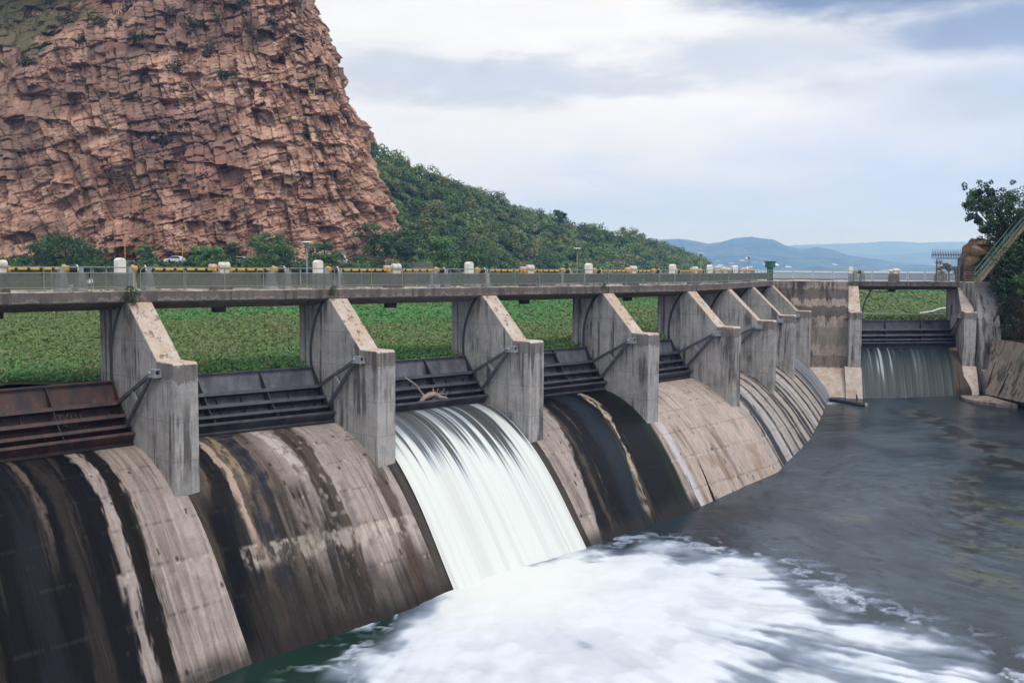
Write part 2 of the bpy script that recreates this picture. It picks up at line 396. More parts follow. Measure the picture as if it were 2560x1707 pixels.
# ------------------------------------------------------------------ spillway chutes with their stains and a painted-in sky reflection
def chute_xy(i, s, L, j=None):
    j = i+1 if j is None else j
    C0, T0, B0 = fr(i); C1, T1, B1 = fr(j)
    s = s[..., None]; L = L[..., None]
    return (C0+W/2*T0+L*B0)*(1-s)+(C1+W/2*T1+L*B1)*s
NS, NL = 230, 190
gs, gl = np.meshgrid(np.linspace(0, 1, NS), np.linspace(4.4, -7.2, NL), indexing='ij')
BLK = (.0065, .0065, .008); BRN = (.085, .062, .042); PALE = (.36, .302, .272); LIME = (.52, .45, .38); TANC = (.40, .325, .28)
def streak(i, s, L, fs=60., fl=.5, seed=0): return fbm(s*fs+i*31.7, L*fl+i*7.1, seed*3.3, 4, seed)
def band(s, L, c, w, soft=.012, amp=.03, seed=1, i=0):
    """1 inside a streak centred on s=c of half width w with a ragged edge"""
    e = (fbm(L*.7+c*40, s*14+i*9., 3., 4, seed)-.5)*amp*2
    e = e+(fbm(s*130+i, L*2.4, 1., 3, seed+3)-.5)*.035
    return 1-sst(w-soft*.7, w+soft*.7, np.abs(s-c+e))
def bay_color(i, s, L):
    s = s+.013*np.clip(.5-L, 0, 9)
    n1 = streak(i, s, L, 70, .35, 1); n2 = streak(i, s, L, 16, .22, 2); n3 = fbm(s*40+i*13, L*5, 1., 5, 3); n4 = fbm(s*9+i*3.1, L*1.1, 2., 4, 4)
    base = mix(np.array(PALE)*.72, PALE, sst(.3, .7, n4*.6+n3*.4))
    base = mix(base, (.29, .225, .19), sst(.5, .75, n2)*.7)
    base = mix(base, (.47, .41, .36), sst(.58, .8, n1)*.6)
    wet = np.zeros_like(s)
    def paint(c, m, w=0.):
        nonlocal base, wet
        m = np.clip(m, 0, 1); base = mix(base, c, m); wet = np.maximum(wet*(1-m*(w == 0)), m*w)
    rag = sst(.25, .6, n3*.5+n1*.5)
    if i in (0, 1):
        paint(BLK, band(s, L, .30, .345, .012, .012, 5, i), .5); paint((.05, .042, .036), band(s, L, .5, .03, .02, .02, 6, i)*.5)
        paint((.075, .065, .058), band(s, L, .12, .025, .02, .02, 7, i)*.8*rag); paint((.09, .075, .06), band(s, L, .05, .02, .02, .02, 8, i)*.7*rag)
        paint((.16, .125, .10), band(s, L, .42, .012, .01, .02, 8, i)*.7*sst(-1.8, .5, L)*rag)
        paint((.011, .012, .016), band(s, L, .34, .05, .03, .02, 9, i)*.7, 1.); paint((.05, .043, .036), sst(.56, .66, n1)*sst(.40, .55, n2)*sst(.7, .6, s)*.6)  # wet patch first; its bluish tint is sky reflection painted into the colour
        paint((.014, .013, .012), band(s, L, .725, .036, .010, .012, 10, i), .2)
        paint((.12, .10, .085), (sst(.5, .62, n1)*sst(.74, .8, s))*.5); paint((.45, .37, .33), (sst(.56, .66, streak(i, s, L, 45, .15, 9))*sst(.76, .8, s))*.6)
    if i == 2:
        paint(BRN, sst(.62, .3, s+(n2-.5)*.2)*.85); paint((.05, .043, .033), sst(.45, .58, n2)*sst(.66, .5, s)*.8)
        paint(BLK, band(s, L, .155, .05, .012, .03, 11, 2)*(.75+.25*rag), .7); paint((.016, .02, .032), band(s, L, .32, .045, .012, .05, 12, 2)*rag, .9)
        paint((.40, .30, .24), band(s, L, .215, .017, .006, .02, 13, 2)*sst(-2.4, -1.2, L)*.95)
        paint((.36, .27, .17), band(s, L, .27, .010, .006, .03, 14, 2)*sst(-.6, .6, L)*.6)
        paint((.42, .37, .33), band(s, L, .535, .045, .02, .05, 15, 2)*sst(-1., 1., L)*sst(.3, .55, n3)); paint((.055, .042, .028), band(s, L, .64, .05, .015, .05, 16, 2)*sst(.2, .45, n3)*.9)
        paint((.022, .020, .018), sst(.3, .5, n2*.6+n3*.4)*sst(.78, .62, s+(n3-.5)*.15)*sst(.2, -.6, L)*sst(.06, .1, s)*sst(.35, .6, n1*.6+n2*.4)*.95, .4)
        paint(BLK, band(s, L, .11, .05, .02, .03, 17, 2)*sst(.5, -1., L), .5)
        paint((.10, .075, .055), sst(.78, .9, s)*sst(-2.4, -3.1, L)*.5)
        paint((.035, .03, .027), sst(-2.5, -3.4, L+(n2-.5)*1.5)*sst(.09, .14, s)*.8)
        paint((.07, .05, .038), band(s, L, .945, .035, .012, .01, 18, 2)*sst(1., -.5, L)*.85)
    if i == 3:
        paint((.03, .026, .02), np.ones_like(s)*.9, .6)
    if i == 4:
        paint(BLK, sst(.215, .245, s+(n3-.5)*.05+np.clip(-L, -3, 4)*.022)*sst(.995, .955, s), .85)
        paint((.10, .08, .06), band(s, L, .26-.01*0, .02, .02, .03, 19, 4)*rag*.7); paint((.12, .088, .05), band(s, L, .36-.016*np.clip(-L, 0, 4), .008, .008, .03, 20, 4)*sst(.5, .62, n1)*.7)
        cc = .69-.012*np.clip(1.7-L, 0, 9)*1.6
        wv = .008+.036*sst(.40, .72, fbm(L*1.1, s*3, 6., 4, 76)); paint((.40, .33, .25), (1-sst(wv*.6, wv, np.abs(s-cc+(fbm(L*1.3, s*30, 1., 5, 77)-.5)*.06)))*sst(.30, .52, n3*.5+fbm(s*60, L*3, 2., 3, 75)*.5)*sst(-3.9, -3., L)); paint((.14, .11, .085), (1-sst(.03, .06, np.abs(s-cc)))*sst(.5, .62, n1)*.5)
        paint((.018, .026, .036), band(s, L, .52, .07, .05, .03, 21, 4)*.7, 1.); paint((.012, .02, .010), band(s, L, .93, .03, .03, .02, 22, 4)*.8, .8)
        paint((.12, .10, .085), sst(.10, .0, s)*sst(.48, .62, n1)*.4)
    if i == 5:
        base = mix(np.array(TANC)*.86, np.array(TANC)*1.12, sst(.3, .7, n3*.4+n4*.6))
        base = mix(base, (.29, .215, .16), sst(.5, .68, n4)*sst(-1.6, -2.2, L)*.75)
        base = mix(base, (.52, .44, .38), sst(.6, .75, n1)*.5)
        paint((.50, .47, .48), band(s, L, .055, .035, .02, .03, 23, 5)*sst(1.5, -1., L)*.8)
        for c, l0, l1 in ((.235, -1.9, -3.5), (.06, -2.3, -4.2)):
            wd = .014*np.clip((l0-L)/(l0-l1), 0, 1); paint((.015, .012, .011), (np.abs(s-c+.017*np.clip(-L-2, 0, 4)) < wd)*1.)
    if i in (6, 7, 8):
        base = mix(base, (.40, .36, .33), .5)
        for k in range(9):
            c, w = random.Random(i*40+k).uniform(.06, .96), random.Random(i*50+k).uniform(.008, .035)
            paint((.035, .033, .034), band(s, L, c, w, .008, .03, 30+k, i)*(.5+.5*rag))
        paint((.03, .035, .045), band(s, L, .25 if i == 6 else .18, .05, .01, .02, 44, i)*.95, .6)
        paint((.46, .44, .43), band(s, L, .40 if i == 6 else .55, .06, .02, .03, 45, i)*.7)
    if i == 10:
        base = mix((.007, .018, .020), (.012, .026, .028), n2); wet = np.ones_like(s)*.3
        paint((.012, .014, .022), sst(.3, .1, s)*.8, .7); paint((.10, .075, .055), sst(.80, .9, s+(n2-.5)*.06)*.85); paint((.38, .30, .23), sst(.86, .93, s)*sst(2.2, 2.8, L))
    # lift joints, and the lime washed lift that runs through all bays
    if i not in (3, 10):
        for lj in (1.55, .45, -.72, -1.85, -3.0, -4.3):
            e = (fbm(s*20+i, lj*3, 0., 3, 55)-.5)*.12
            paint((.48, .42, .37), (np.abs(L-lj+e*.4) < .022)*sst(.42, .6, n3)*(base.mean(-1) > .11)*.6); paint((.045, .04, .036), (np.abs(L-lj-.03+e*.4) < .018)*sst(.4, .58, n1)*.45)
        if i in (0, 1, 2, 3, 4):
            lm = sst(-1.80, -1.86, L)*sst(-2.5, -2.22, L+(n1-.5)*.5)
            gate_ = {0: .6, 1: np.maximum(sst(.615, .63, s)*sst(.70, .68, s), sst(.75, .8, s)*.55*sst(.4, .55, n3)), 2: sst(.13, .17, s)*sst(.35, .55, n1*.5+n3*.5)+sst(.8, .86, s), 4: sst(.16, .1, s)*.4}.get(i, 0.)
            paint(np.array(LIME)*.86, lm*np.clip(gate_, 0, 1)*sst(.40, .56, n3*.6+n1*.4)*(.55+.45*sst(.4, .6, n4)))
        tiny = h3(np.floor(s*90), np.floor(L*7), np.zeros_like(s), 5+i) > .994
        paint((.03, .025, .022), tiny*.8)
    # black tide of growth just above the water
    y = chute_xy(i, s, L, 11 if i == 10 else None)[..., 1]
    if i not in (5, 6, 7, 8): paint((.025, .022, .02), sst(.9, .1, prof(L)-wz(y)+(n2-.5)*.8)*.85, .4)
    return base, wet
CL = {0: 'chute left of the picture', 1: 'wide chute with a broad black wet band and two pale stripes, at the left edge', 2: 'brown and black stained chute with lime patches, left of the white waterfall',
      3: 'chute hidden under the white waterfall', 4: 'wet black chute with one broken pale streak, right of the white waterfall', 5: 'dry tan chute with two dark slits at its foot',
      6: 'grey chute with black stripes, first right of the tan chute', 7: 'grey striped chute, second right of the tan chute', 8: 'last striped chute, with a bluish stream at the banded wall',
      10: 'dark teal wet chute under the far right gate'}
for i in SPANS+[10]:
    j = i+1; c, w = bay_color(i, gs, gl)
    xy = chute_xy(i, gs, gl, j); z = prof(gl)+(fbm(gs*14+i, gl*2, 0., 3, 60)-.5)*.03
    for lj in (1.55, .45, -.72, -1.85, -3.0): z = z-.03*np.exp(-((gl-lj)/.035)**2)
    V = np.concatenate([xy, z[..., None]], -1).reshape(-1, 3)
    o = big('spillway_chute', V, gridF(NS, NL)[:, ::-1], M['chute'], None, c.reshape(-1, 3), True, {'wet': w.ravel(), 'su': (gs*10+i*17.3).ravel(), 'lv': gl.ravel()}, loc=(*Pt(i, W, 0), -7.7))
    tag(o, CL[i], 'spillway chute', 'concrete chutes between the piers')
# ------------------------------------------------------------------ water running over the chutes
def watermat():
    t = NT('falling_water'); a = t.attr('col').outputs['Color']; t.set(Base_Color=a, Roughness=.42, Specular_IOR_Level=.4)
    n = t.noise(t.pos((2, 2, .6)), 2., 4); t.bump(n, .15, .05); return t.m
M['fall'] = watermat()
def fall(name, i, j, s0f, s1f, L0, L1, white, lift, label, ns=420, nl=240, dark=(.022, .027, .032), seed=0):
    u, L = np.meshgrid(np.linspace(0, 1, ns), np.linspace(L0, L1, nl), indexing='ij')
    t = (L0-L)/(L0-L1); s = s0f(t)*(1-u)+s1f(t)*u
    st = .5*fbm(u*26, L*.05, seed, 3, 71+seed)+.3*fbm(u*90, L*.10, seed, 3, 72)+.2*fbm(u*9, L*.04, seed, 2, 73)
    wl = white(t, u, st)
    z = prof(L)+lift(t, u)+(st-.5)*.10*sst(0, .25, t)
    col = mix(dark, (.13, .15, .165), np.clip(wl*3. if seed == 0 else wl*.9, 0, 1)); col = mix(col, (.36, .40, .42), sst(.3, .62, wl)); col = mix(col, (.64, .66, .61), sst(.6, 1., wl)); col = mix(col, (.055, .046, .03), np.clip(1-wl*1.8, 0, 1)*sst(.55, .65, fbm(u*13, L*.03, 4., 2, 74))*.7*(seed == 0))
    col = col*(1-.10*sst(.5, .3, fbm(u*34, t*.5, 2., 3, 78)))[..., None]
    V = np.concatenate([chute_xy(i, s, L, j), z[..., None]], -1).reshape(-1, 3)
    o = big(name, V, gridF(ns, nl)[:, ::-1], M['fall'], None, col.reshape(-1, 3), True)
    return tag(o, label, 'waterfall')
fall('waterfall', 3, 4, lambda t: .075-.035*t, lambda t: .925+.03*t, 3.5, -4.9,
     lambda t, u, st: np.clip(.12+sst(.36, .70, st)*.55*(.55+.9*fbm(u*80, t*.6, 1., 3, 79))+sst(.30, .50, t+(st-.5)*.75+.22*np.maximum(0, u-.8)*2+.3*np.maximum(0, .08-u)*8)*.75, 0, 1),
     lambda t, u: .10+.30*t*sst(0, .03, u)*sst(1, .97, u), 'broad smooth white waterfall pouring over the third chute')
fall('waterfall', 8, 9, lambda t: .42-.12*t, lambda t: .93-.05*t, 3.4, -3.4, lambda t, u, st: sst(.45, .6, st)*.55*sst(0, .1, u)*sst(1, .9, u)+sst(.93, 1, t)*.5,
     lambda t, u: .07+0*t, 'narrow bluish stream sliding down the last striped chute', 120, 90, (.05, .06, .09), 3)
def curtain(t, u, st):
    fine = fbm(u*150, t*.5, 5., 4, 83); g = np.zeros_like(u)
    for c, w_, te, k in ((.06, .02, 1., .5), (.10, .016, 1., .55), (.17, .020, 1., .85), (.215, .022, 1.1, 1.), (.28, .012, .7, .5), (.32, .016, 1., .75), (.37, .02, .6, .35), (.47, .010, .35, .5), (.585, .022, 1., .65), (.64, .020, .95, .6), (.69, .012, .8, .35), (.80, .010, .5, .5), (.84, .02, .9, .2)):
        x = u-c-.045*t*t*(1-c); g = np.maximum(g, np.exp(-(x/(w_*(.55+.9*t)))**2)*k*sst(te, te*.45, t*.98)*(.45+1.1*fine))
    return np.clip(g*(.35+.65*sst(.3, .6, fine))+.02*sst(.5, .7, fine), 0, 1)*.62+sst(.955, .985, t)*sst(.35, .6, fbm(u*14, 0., 3., 3, 84))*.6
fall('waterfall', 10, 11, lambda t: .06+0*t, lambda t: .86+.0*t, 3.2, -2.35, curtain, lambda t, u: .05+.12*np.sin(np.clip(t*5, 0, 3.14)), 'dark teal curtain of fine falling strands under the far right gate', 420, 140, (.007, .017, .018), 5)
# ------------------------------------------------------------------ outflow water with foam
foot = [ray(1290, 1420), ]
def onw(px, py):
    d = ray(px, py); # z = -11.8+.062(y-95)
    t = (-11.8-.062*95)/(d[2]-.062*d[1]); return (d*t)[:2]
FOAM = np.array([onw(*p) for p in [(1010, 1500), (1100, 1440), (1455, 1350), (1600, 1352), (1760, 1372), (1900, 1400), (2010, 1440), (2110, 1500), (2240, 1560), (2370, 1600), (2480, 1650), (2560, 1700), (2700, 1800), (2300, 1950), (1500, 2000), (900, 1850), (850, 1700), (900, 1600), (950, 1550)]])
FOOT = onw(1230, 1440)
def sdpoly(p, poly):
    d = np.full(p.shape[:-1], 1e9); ins = np.zeros(p.shape[:-1], bool)
    for a, b in zip(poly, np.roll(poly, -1, 0)):
        e = b-a; w = p-a; t = np.clip((w@e)/(e@e), 0, 1); d = np.minimum(d, np.linalg.norm(w-t[..., None]*e, axis=-1))
        c = ((a[1] <= p[..., 1]) != (b[1] <= p[..., 1])); 
        with np.errstate(divide='ignore', invalid='ignore'): xx = a[0]+(p[..., 1]-a[1])/(b[1]-a[1])*e[0]
        ins ^= c & (p[..., 0] < xx)
    return np.where(ins, d, -d)
nx, ny = 680, 720
gx, gy = np.meshgrid(np.linspace(-24, 56, nx), 24+76*np.linspace(0, 1, ny)**1.25, indexing='ij')
pxy = np.stack([gx, gy], -1)
dv = pxy-FOOT; rr = np.linalg.norm(dv, axis=-1); th = np.arctan2(dv[..., 1], dv[..., 0])
sd = sdpoly(pxy, FOAM)
n_w0 = fbm(gx*.25, gy*.25, 9., 3, 86); n_a = fbm(th*18, rr*.14, 0., 2, 90)*.7+.3*fbm(th*18+n_w0*2, rr*.3, 4., 3, 87); n_b = fbm(th*30+n_w0*3, rr*.30, 0., 2, 91); n_r = fbm(th*22+n_w0*2, rr*.12, 6., 3, 85)*.6+.4*n_b; n_c = fbm(gx*.35, gy*.35, 0., 5, 92); n_d = fbm(gx*1.3, gy*1.3, 0., 4, 93)
sw = fbm(gx*.5+n_d*1.5, gy*.5, 8., 4, 99)
nr = .25*sst(2., 8., rr)+.75*sst(7., 24., rr); n_a = .5+(n_a-.5)*nr; n_b = .5+(n_b-.5)*nr; n_s = .5+(fbm(th*9, rr*.2, 1., 3, 89)-.5)*nr; n_f = fbm(gx*.55+3, gy*.55, 4., 4, 88)
lace = 1-np.abs(fbm(gx*.9+n_c*2, gy*.9, 2., 3, 94)-.5)*7
fo = sst(-.8, 2.2, sd+(n_c-.5)*5)
core = sst(24, 2, rr+(n_a-.5)*9)
fm = fo*np.clip(.40+.85*core+(n_a-.5)*1.9+(n_b-.5)*1.4+(n_c-.5)*1.1+(n_f-.5)*.35+(n_d-.5)*.5+sst(2, 6, sd)*.18, 0, 1)
fm = np.maximum(fm, sst(-3.2, -.5, sd)*sst(2., .2, sd)*np.clip(1-np.abs(sw-.5)*14, 0, 1)*.75)
fm = np.maximum(fm, sst(-1.4, -.2, sd)*sst(1.2, .2, sd)*np.clip(lace, 0, 1)*sst(.4, .6, n_d)*.8)
for (px, py, R) in ((2052, 1008, 1.3), (2275, 982, 1.0), (2225, 980, 1.2), (2180, 981, .8), (2205, 986, 1.2), (2340, 981, .5)):
    q = onw(px, py); e = np.hypot((gx-q[0])/1.6, (gy-q[1])*1.1); fm = np.maximum(fm, sst(R, R*.2, e)*(.35+.8*n_d))
fm = np.clip(fm, 0, 1)
# flow direction on the dark sheet: fine ripples curling towards the plunge
curl = np.array([34., 58.]); cd = np.hypot(gx-curl[0], gy-curl[1]); ct = np.arctan2(gy-curl[1], gx-curl[0])
rip = fbm(cd*1.5, ct*5, 0., 4, 95); gz = wz(gy)+(rip-.5)*.05+(n_c-.5)*.10
mound = np.exp(-(rr/4.5)**2)*.25*sst(-1, 2, sd)
gz = gz+mound+fm*.06+fo*((n_s-.5)*.42+(n_f-.5)*.32+(n_d-.5)*.10)*sst(0, 6, rr)
gcol = mix((.013, .022, .030), (.032, .048, .060), sst(.35, .65, n_c)); gcol = mix(gcol, (.060, .078, .046), sst(.46, .64, fbm(cd*.5, ct*3, 5., 3, 96))*sst(12, 5, np.hypot(gx-24, gy-54))*.8)
gcol = mix(gcol, (.036, .034, .026), sst(.45, .65, n_c)*sst(33, 42, gx)*sst(70, 80, gy)*.7)
gcol = mix(gcol, (.008, .026, .016), sst(7, 1, np.hypot((gx+6.5)/1.2, gy-37.5)/1.3)*.9)
gcol = mix(gcol, (.030, .028, .026), sst(4., 1., np.abs(sdpoly(pxy, FOAM)+4))*.0)
# rafts of broken scum
cell = fbm(gx*1.1+n_d, gy*1.1, 7., 4, 97); 
def trail(a, b, w):
    a, b = onw(*a), onw(*b); e = b-a; t = np.clip(((pxy-a)@e)/(e@e), 0, 1); return sst(w, w*.3, np.linalg.norm(pxy-a-t[..., None]*e, axis=-1)+(n_c-.5)*w*1.4)
sc_ = np.maximum.reduce([trail((2300, 1030), (2420, 1100), 2.2), trail((2420, 1100), (2560, 1180), 2.2), trail((2400, 1200), (2450, 1330), 1.7), trail((2450, 1330), (2400, 1400), 1.2)])
gcol = mix(gcol, (.085, .078, .066), sc_*sst(.49, .56, cell)*.6); gcol = mix(gcol, (.008, .008, .008), sc_*sst(.50, .44, cell)*.7)
fl_ = sst(.66, .72, fbm(cd*1.8, ct*22, 3., 3, 98))*sst(18, 8, np.hypot(gx-22, gy-56)); gcol = mix(gcol, (.012, .012, .012), fl_*.8)
gcol = mix(gcol, mix((.34, .40, .50), mix((.58, .61, .65), (.64, .66, .62), sst(9, 2, rr)), sst(.45, 1., fm+(n_f-.5)*.35+(n_a-.5)*.5)), np.clip(fm*1.15, 0, 1)**1.25)
gcol = gcol*(1-fm*(sst(7, 16, rr)*.22*sst(.52, .34, n_r)+sst(3, 9, rr)*.12*sst(.52, .36, n_f)))[..., None]
def outmat():
    t = NT('outflow_water'); a = t.attr('col').outputs['Color']; f = t.attr('foam').outputs['Fac']
    t.set(Base_Color=a, Roughness=t.math('ADD', .26, t.math('MULTIPLY', f, .6)), Specular_IOR_Level=t.math('SUBTRACT', .25, t.math('MULTIPLY', f, .2)))
    n = t.noise(t.pos((1, 1, 1)), 3.2, 4, .6); n2 = t.noise(t.pos((.5, 2.2, 1)), 1.6, 4, .6)
    n3 = t.noise(t.pos((.25, .6, 1)), .8, 3, .5)
    t.bump(t.math('ADD', t.math('MULTIPLY', n, .35), t.math('ADD', n2, t.math('MULTIPLY', n3, 1.6))), .13, .09); return t.m
M['out'] = outmat()
Vw = np.stack([gx, gy, gz], -1).reshape(-1, 3); Fw = gridF(nx, ny); ff = fm.ravel()[Fw].mean(1) > .5
for nm, sel, kd in (('water', ~ff, 'structure'), ('foam', ff, 'stuff')):
    f = Fw[sel]; u, inv = np.unique(f, return_inverse=True)
    o = big(nm, Vw[u], inv.reshape(-1, 4), M['out'], None, gcol.reshape(-1, 3)[u], True, {'foam': fm.ravel()[u]})
    tag(o, 'white foam streaming away from the foot of the waterfall' if kd == 'stuff' else 'dark grey water running over the apron', 'foam' if kd == 'stuff' else 'water', None, kd)
# ------------------------------------------------------------------ walkway along the crest
wk = empty('walkway_bridge', (*Pt(2, W/2, 3.65), HA), 0, 'stained concrete walkway carried by the piers along the dam crest', 'walkway')
sec = [(3.65, -1.17), (3.65, HA), (4.72, -2.0), (7.3, -2.0), (7.3, -1.17), (7.1, -1.17), (7.1, -1.25), (3.86, -1.25), (3.86, -1.17)]
LOCW = np.array([*Pt(2, W/2, 3.65), HA])
def deckspan(A, B, joint=.012):
    """A, B: functions L -> xy of the two end lines"""
    V = []
    for E, O, g in ((A, B, joint), (B, A, joint)):
        for L, z in sec:
            p, q = E(L), O(L); e = (q-p)/np.hypot(*(q-p)); V.append(np.array([*(p+e*g), z])-LOCW)
    n = len(sec); mb = MB().add(V, [list(range(n)), list(range(n, 2*n))[::-1]]+[(k, n+k, n+(k+1) % n, (k+1) % n) for k in range(n)])
    return bevel(mb.build('deck_span', M['deck'], wk), .03)
for i in SPANS: deckspan(lambda L, i=i: Pt(i, W/2, L), lambda L, i=i: Pt(i+1, W/2, L))
# the block between the spillway and the far gate, and the walls right of it
p9 = lambda L: Pt(10, W/2, L); p10 = lambda L: Pt(11, W/2, L)
deckspan(p9, p10)
rightend = Pt(11, W/2, 3.65)+np.array([7.5, 1.2])
# ------------------------------------------------------------------ high wall (block) with toe
def wallblock(name, label, front, back, prof_, mat_):
    """front: list of plan points; prof_: (offset towards the viewer, z) list; extruded per plan point along its own normal"""
    V = []; m = len(prof_)
    for (x, y, nx_, ny_) in front:
        for o_, z in prof_: V.append((x+nx_*o_, y+ny_*o_, z))
    k = len(front); Fs = [(a*m+b, (a+1)*m+b, (a+1)*m+b+1, a*m+b+1) for a in range(k-1) for b in range(m-1)]
    Fs += [(a*m+m-1, (a+1)*m+m-1, (a+1)*m, a*m) for a in range(k-1)]
    Fs += [list(range(m)), [(k-1)*m+b for b in range(m)][::-1]]
    o = MB().add(V, Fs).build(name, mat_); bevel(o, .04)
    return tag(o, label, 'wall')
C10, T10, B10 = fr(10); C11, T11, B11 = fr(11)
nL = -B10
q0 = Pt(9, W-.02, 4.2); q1 = Pt(10, .06, 2.2)
wallblock('retaining_wall', 'high concrete wall with dark horizontal growth bands, between the piers and the far gate',
          [(*Pt(9, W-.3, 3.9), .25, -.97), (*(Pt(9, W+.6, 3.3)), .2, -.98), (*((q0+q1)/2+[0.6, .2]), *nL), (*q1, *nL)], 0,
          [(-4., -1.172), (0, -1.172), (.02, -1.66), (.75, -5.2), (1.35, -9.5), (2.35, -10.2), (3.2, -11.0), (4.4, -12.4), (4.6, -14.), (-4., -14.)], M['block'])
# small toe of the left pier of the far gate
for pi, s0, s1 in ((10, -.35, W+.05), (11, -.05, W+.1)):
    C, T, B = fr(pi); tb = MB().prism([(.4, -9.25), (-.25, -9.3), (-1.1, -10.4), (-2.3, -12.3), (-2.3, -14.), (.4, -14.)], s0, s1)
    tag(bevel(tb.build('pier_toe', M['block'], None, (C[0], C[1], 0), PIER[pi][2]), .04), ['tan sloping concrete toe under the left pier of the far gate', 'pale concrete toe under the right pier of the far gate'][pi-10], 'concrete toe')
rw0 = Pt(11, W-.01, 1.6)
wallblock('abutment_wall', 'tall grey patchy abutment wall right of the far gate', [(*(rw0), .22, -.97), (*(rw0+np.array([2.35, .55])), .22, -.97)], 0,
          [(-4.2, -1.172), (2.9-2.9, -1.172), (0.02, -1.66), (1.0, -5.5), (1.55, -9.6), (1.9, -9.75), (3.4, -11.9), (3.6, -14.), (-4.2, -14.)], M['pier'])
# sloping wing wall and pale ledge at the right bank
A_ = at(2472, 905, 95.); wg = MB()
P1, P2, P3, P4 = at(2478, 845, 96), at(2560, 858, 90), at(2575, 1010, 86), at(2463, 985, 92.5)
Pa, Pb = at(2760, 900, 74), at(2760, 1090, 72)
def slab(mb, pts, d):
    pts = [np.array(p) for p in pts]; d = np.array(d); n = len(pts)
    return mb.add(pts+[p+d for p in pts], [list(range(n)), list(range(n, 2*n))[::-1]]+[(k, n+k, n+(k+1) % n, (k+1) % n) for k in range(n)])
slab(wg, [P1, P2, P3, P4], (3, 4., -2)); slab(wg, [P2, Pa, Pb, P3], (3, 4, -2))
w_ = tag(bevel(wg.build('wing_wall', M['wing']), .03), 'sloping tan wing wall with dark cracks at the right edge', 'wall')
cr = MB()
for pts in ([(2488, 905), (2470, 960), (2466, 985)], [(2520, 935), (2502, 975), (2492, 997)]):
    Q = [at(a, b, 94.5-(a-2465)*.065-.28-(b-900)*.018) for a, b in pts]; cr.tube(Q, [.03, .09, .06], 5)
cr.build('crack', M['black'], w_)
lg = MB(); slab(lg, [at(*q)-np.array([0, 0, .22]) for q in ((2400, 982, 93.), (2470, 983, 92.), (2545, 1004, 88), (2500, 1003, 88.5), (2440, 996, 90.), (2410, 989, 91.5))], (0, 0, -2))
tag(lg.build('concrete_ledge', M['wing']), 'pale flat ledge at the waterline under the abutment wall', 'ledge')
# ------------------------------------------------------------------ railings
def railing(p, q, zb, mat_, label, group, posts, gap0=.12, gap1=.12, rear=False, h=1.0, infill=True, bw=.0075):
    p, q = np.array(p), np.array(q); d = q-p; Ln = float(np.hypot(*d)); hd = math.atan2(d[1], d[0])
    r = empty('walkway_railing', (*p, zb), hd, label, 'railing', group)
    x0, x1 = gap0, Ln-gap1; R = .18
    def rail_(z, bend):
        t = MB()
        if bend:
            a0 = [(x0, 0, .02), (x0, 0, z-R)]+[(x0+R-R*math.cos(a), 0, z-R+R*math.sin(a)) for a in np.linspace(.3, math.pi/2, 5)]
            a1 = [(x1-R+R*math.cos(a), 0, z-R+R*math.sin(a)) for a in np.linspace(math.pi/2, .3, 5)]+[(x1, 0, z-R), (x1, 0, .02)]
            t.tube(a0+a1, .024, 7)
        else: t.tube([(x0, 0, z), (x1, 0, z)], .02, 6)
        return t
    rail_(h, True).build('top_rail', mat_, r); rail_(h-.235, False).build('mid_rail', mat_, r); rail_(.17, False).build('bottom_rail', mat_, r)
    xs = np.linspace(x0, x1, posts+2)
    for x in xs[1:-1]: MB().tube([(x, 0, .0), (x, 0, h-.01)], .027, 7).build('post', mat_, r)
    if infill:
        for a, b in zip(xs[:-1], xs[1:]):
            m_ = MB(); a, b = a+.09, b-.09
            for e0, e1 in (((a, h-.27), (b, h-.27)), ((a, .20), (b, .20))): m_.box(e0[0], e1[0], -.012, .012, e0[1]-.012, e0[1]+.012)
            for xx in np.arange(a, b+.001, .032): m_.box(xx-bw, xx+bw, -.008, .008, .20, h-.27)
            m_.build('infill_panel', M['mesh'], r)
    return r
RN = ['beyond the left edge', 'at the left edge of the picture, in front of the pale plank', 'over the rusty gate', 'over the branch on the gate', 'over the wet black chute', 'over the dry tan chute', 'behind the pier with the peeling slope', 'second past the tan chute', 'last before the green box']
RL = {0: 'walkway railing far outside the left edge', 1: 'grey green railing span at the left edge, with a pale plank behind it', 2: 'grey green railing span above the brown stained chute',
      3: 'grey green railing span above the white waterfall', 4: 'grey green railing span above the wet black chute', 5: 'grey green railing span above the dry tan chute',
      6: 'grey green railing span, first right of the tan chute', 7: 'grey green railing span, second right of the tan chute', 8: 'grey green railing span just left of the green box'}
for i in SPANS[1:]:
    railing(Pt(i, W/2, 3.76), Pt(i+1, W/2, 3.76), -1.17, M['rail'], RL[i], 'railing spans along the walkway front', 4)
    # plain rail on the lake side
    p, q = Pt(i, W/2, 7.2), Pt(i+1, W/2, 7.2); d = q-p; Ln = float(np.hypot(*d))
    r = empty('lakeside_railing', (*p, -1.17), math.atan2(d[1], d[0]), RL[i].replace('grey green railing', 'plain lakeside railing').replace('walkway railing', 'plain lakeside railing'), 'railing', 'lakeside railings of the walkway')
    MB().tube([(.1, 0, .74), (Ln-.1, 0, .74)], .02, 6).build('mid_rail', M['rail'], r)
    for x in np.linspace(.3, Ln-.3, 6): MB().tube([(x, 0, 0), (x, 0, .9)], .022, 6).build('post', M['galv'], r)
wa, wb = Pt(9, W/2, 3.76), Pt(10, W/2, 3.0)
railing(wa, wb, -1.17, M['greenrail'], 'green railing span on top of the banded wall', 'green railing spans at the right', 3, .1, .1, bw=.004)
railing(wb, Pt(11, W/2, 3.76), -1.17, M['greenrail'], 'green railing span above the far right gate', 'green railing spans at the right', 5, .1, .5, bw=.004)
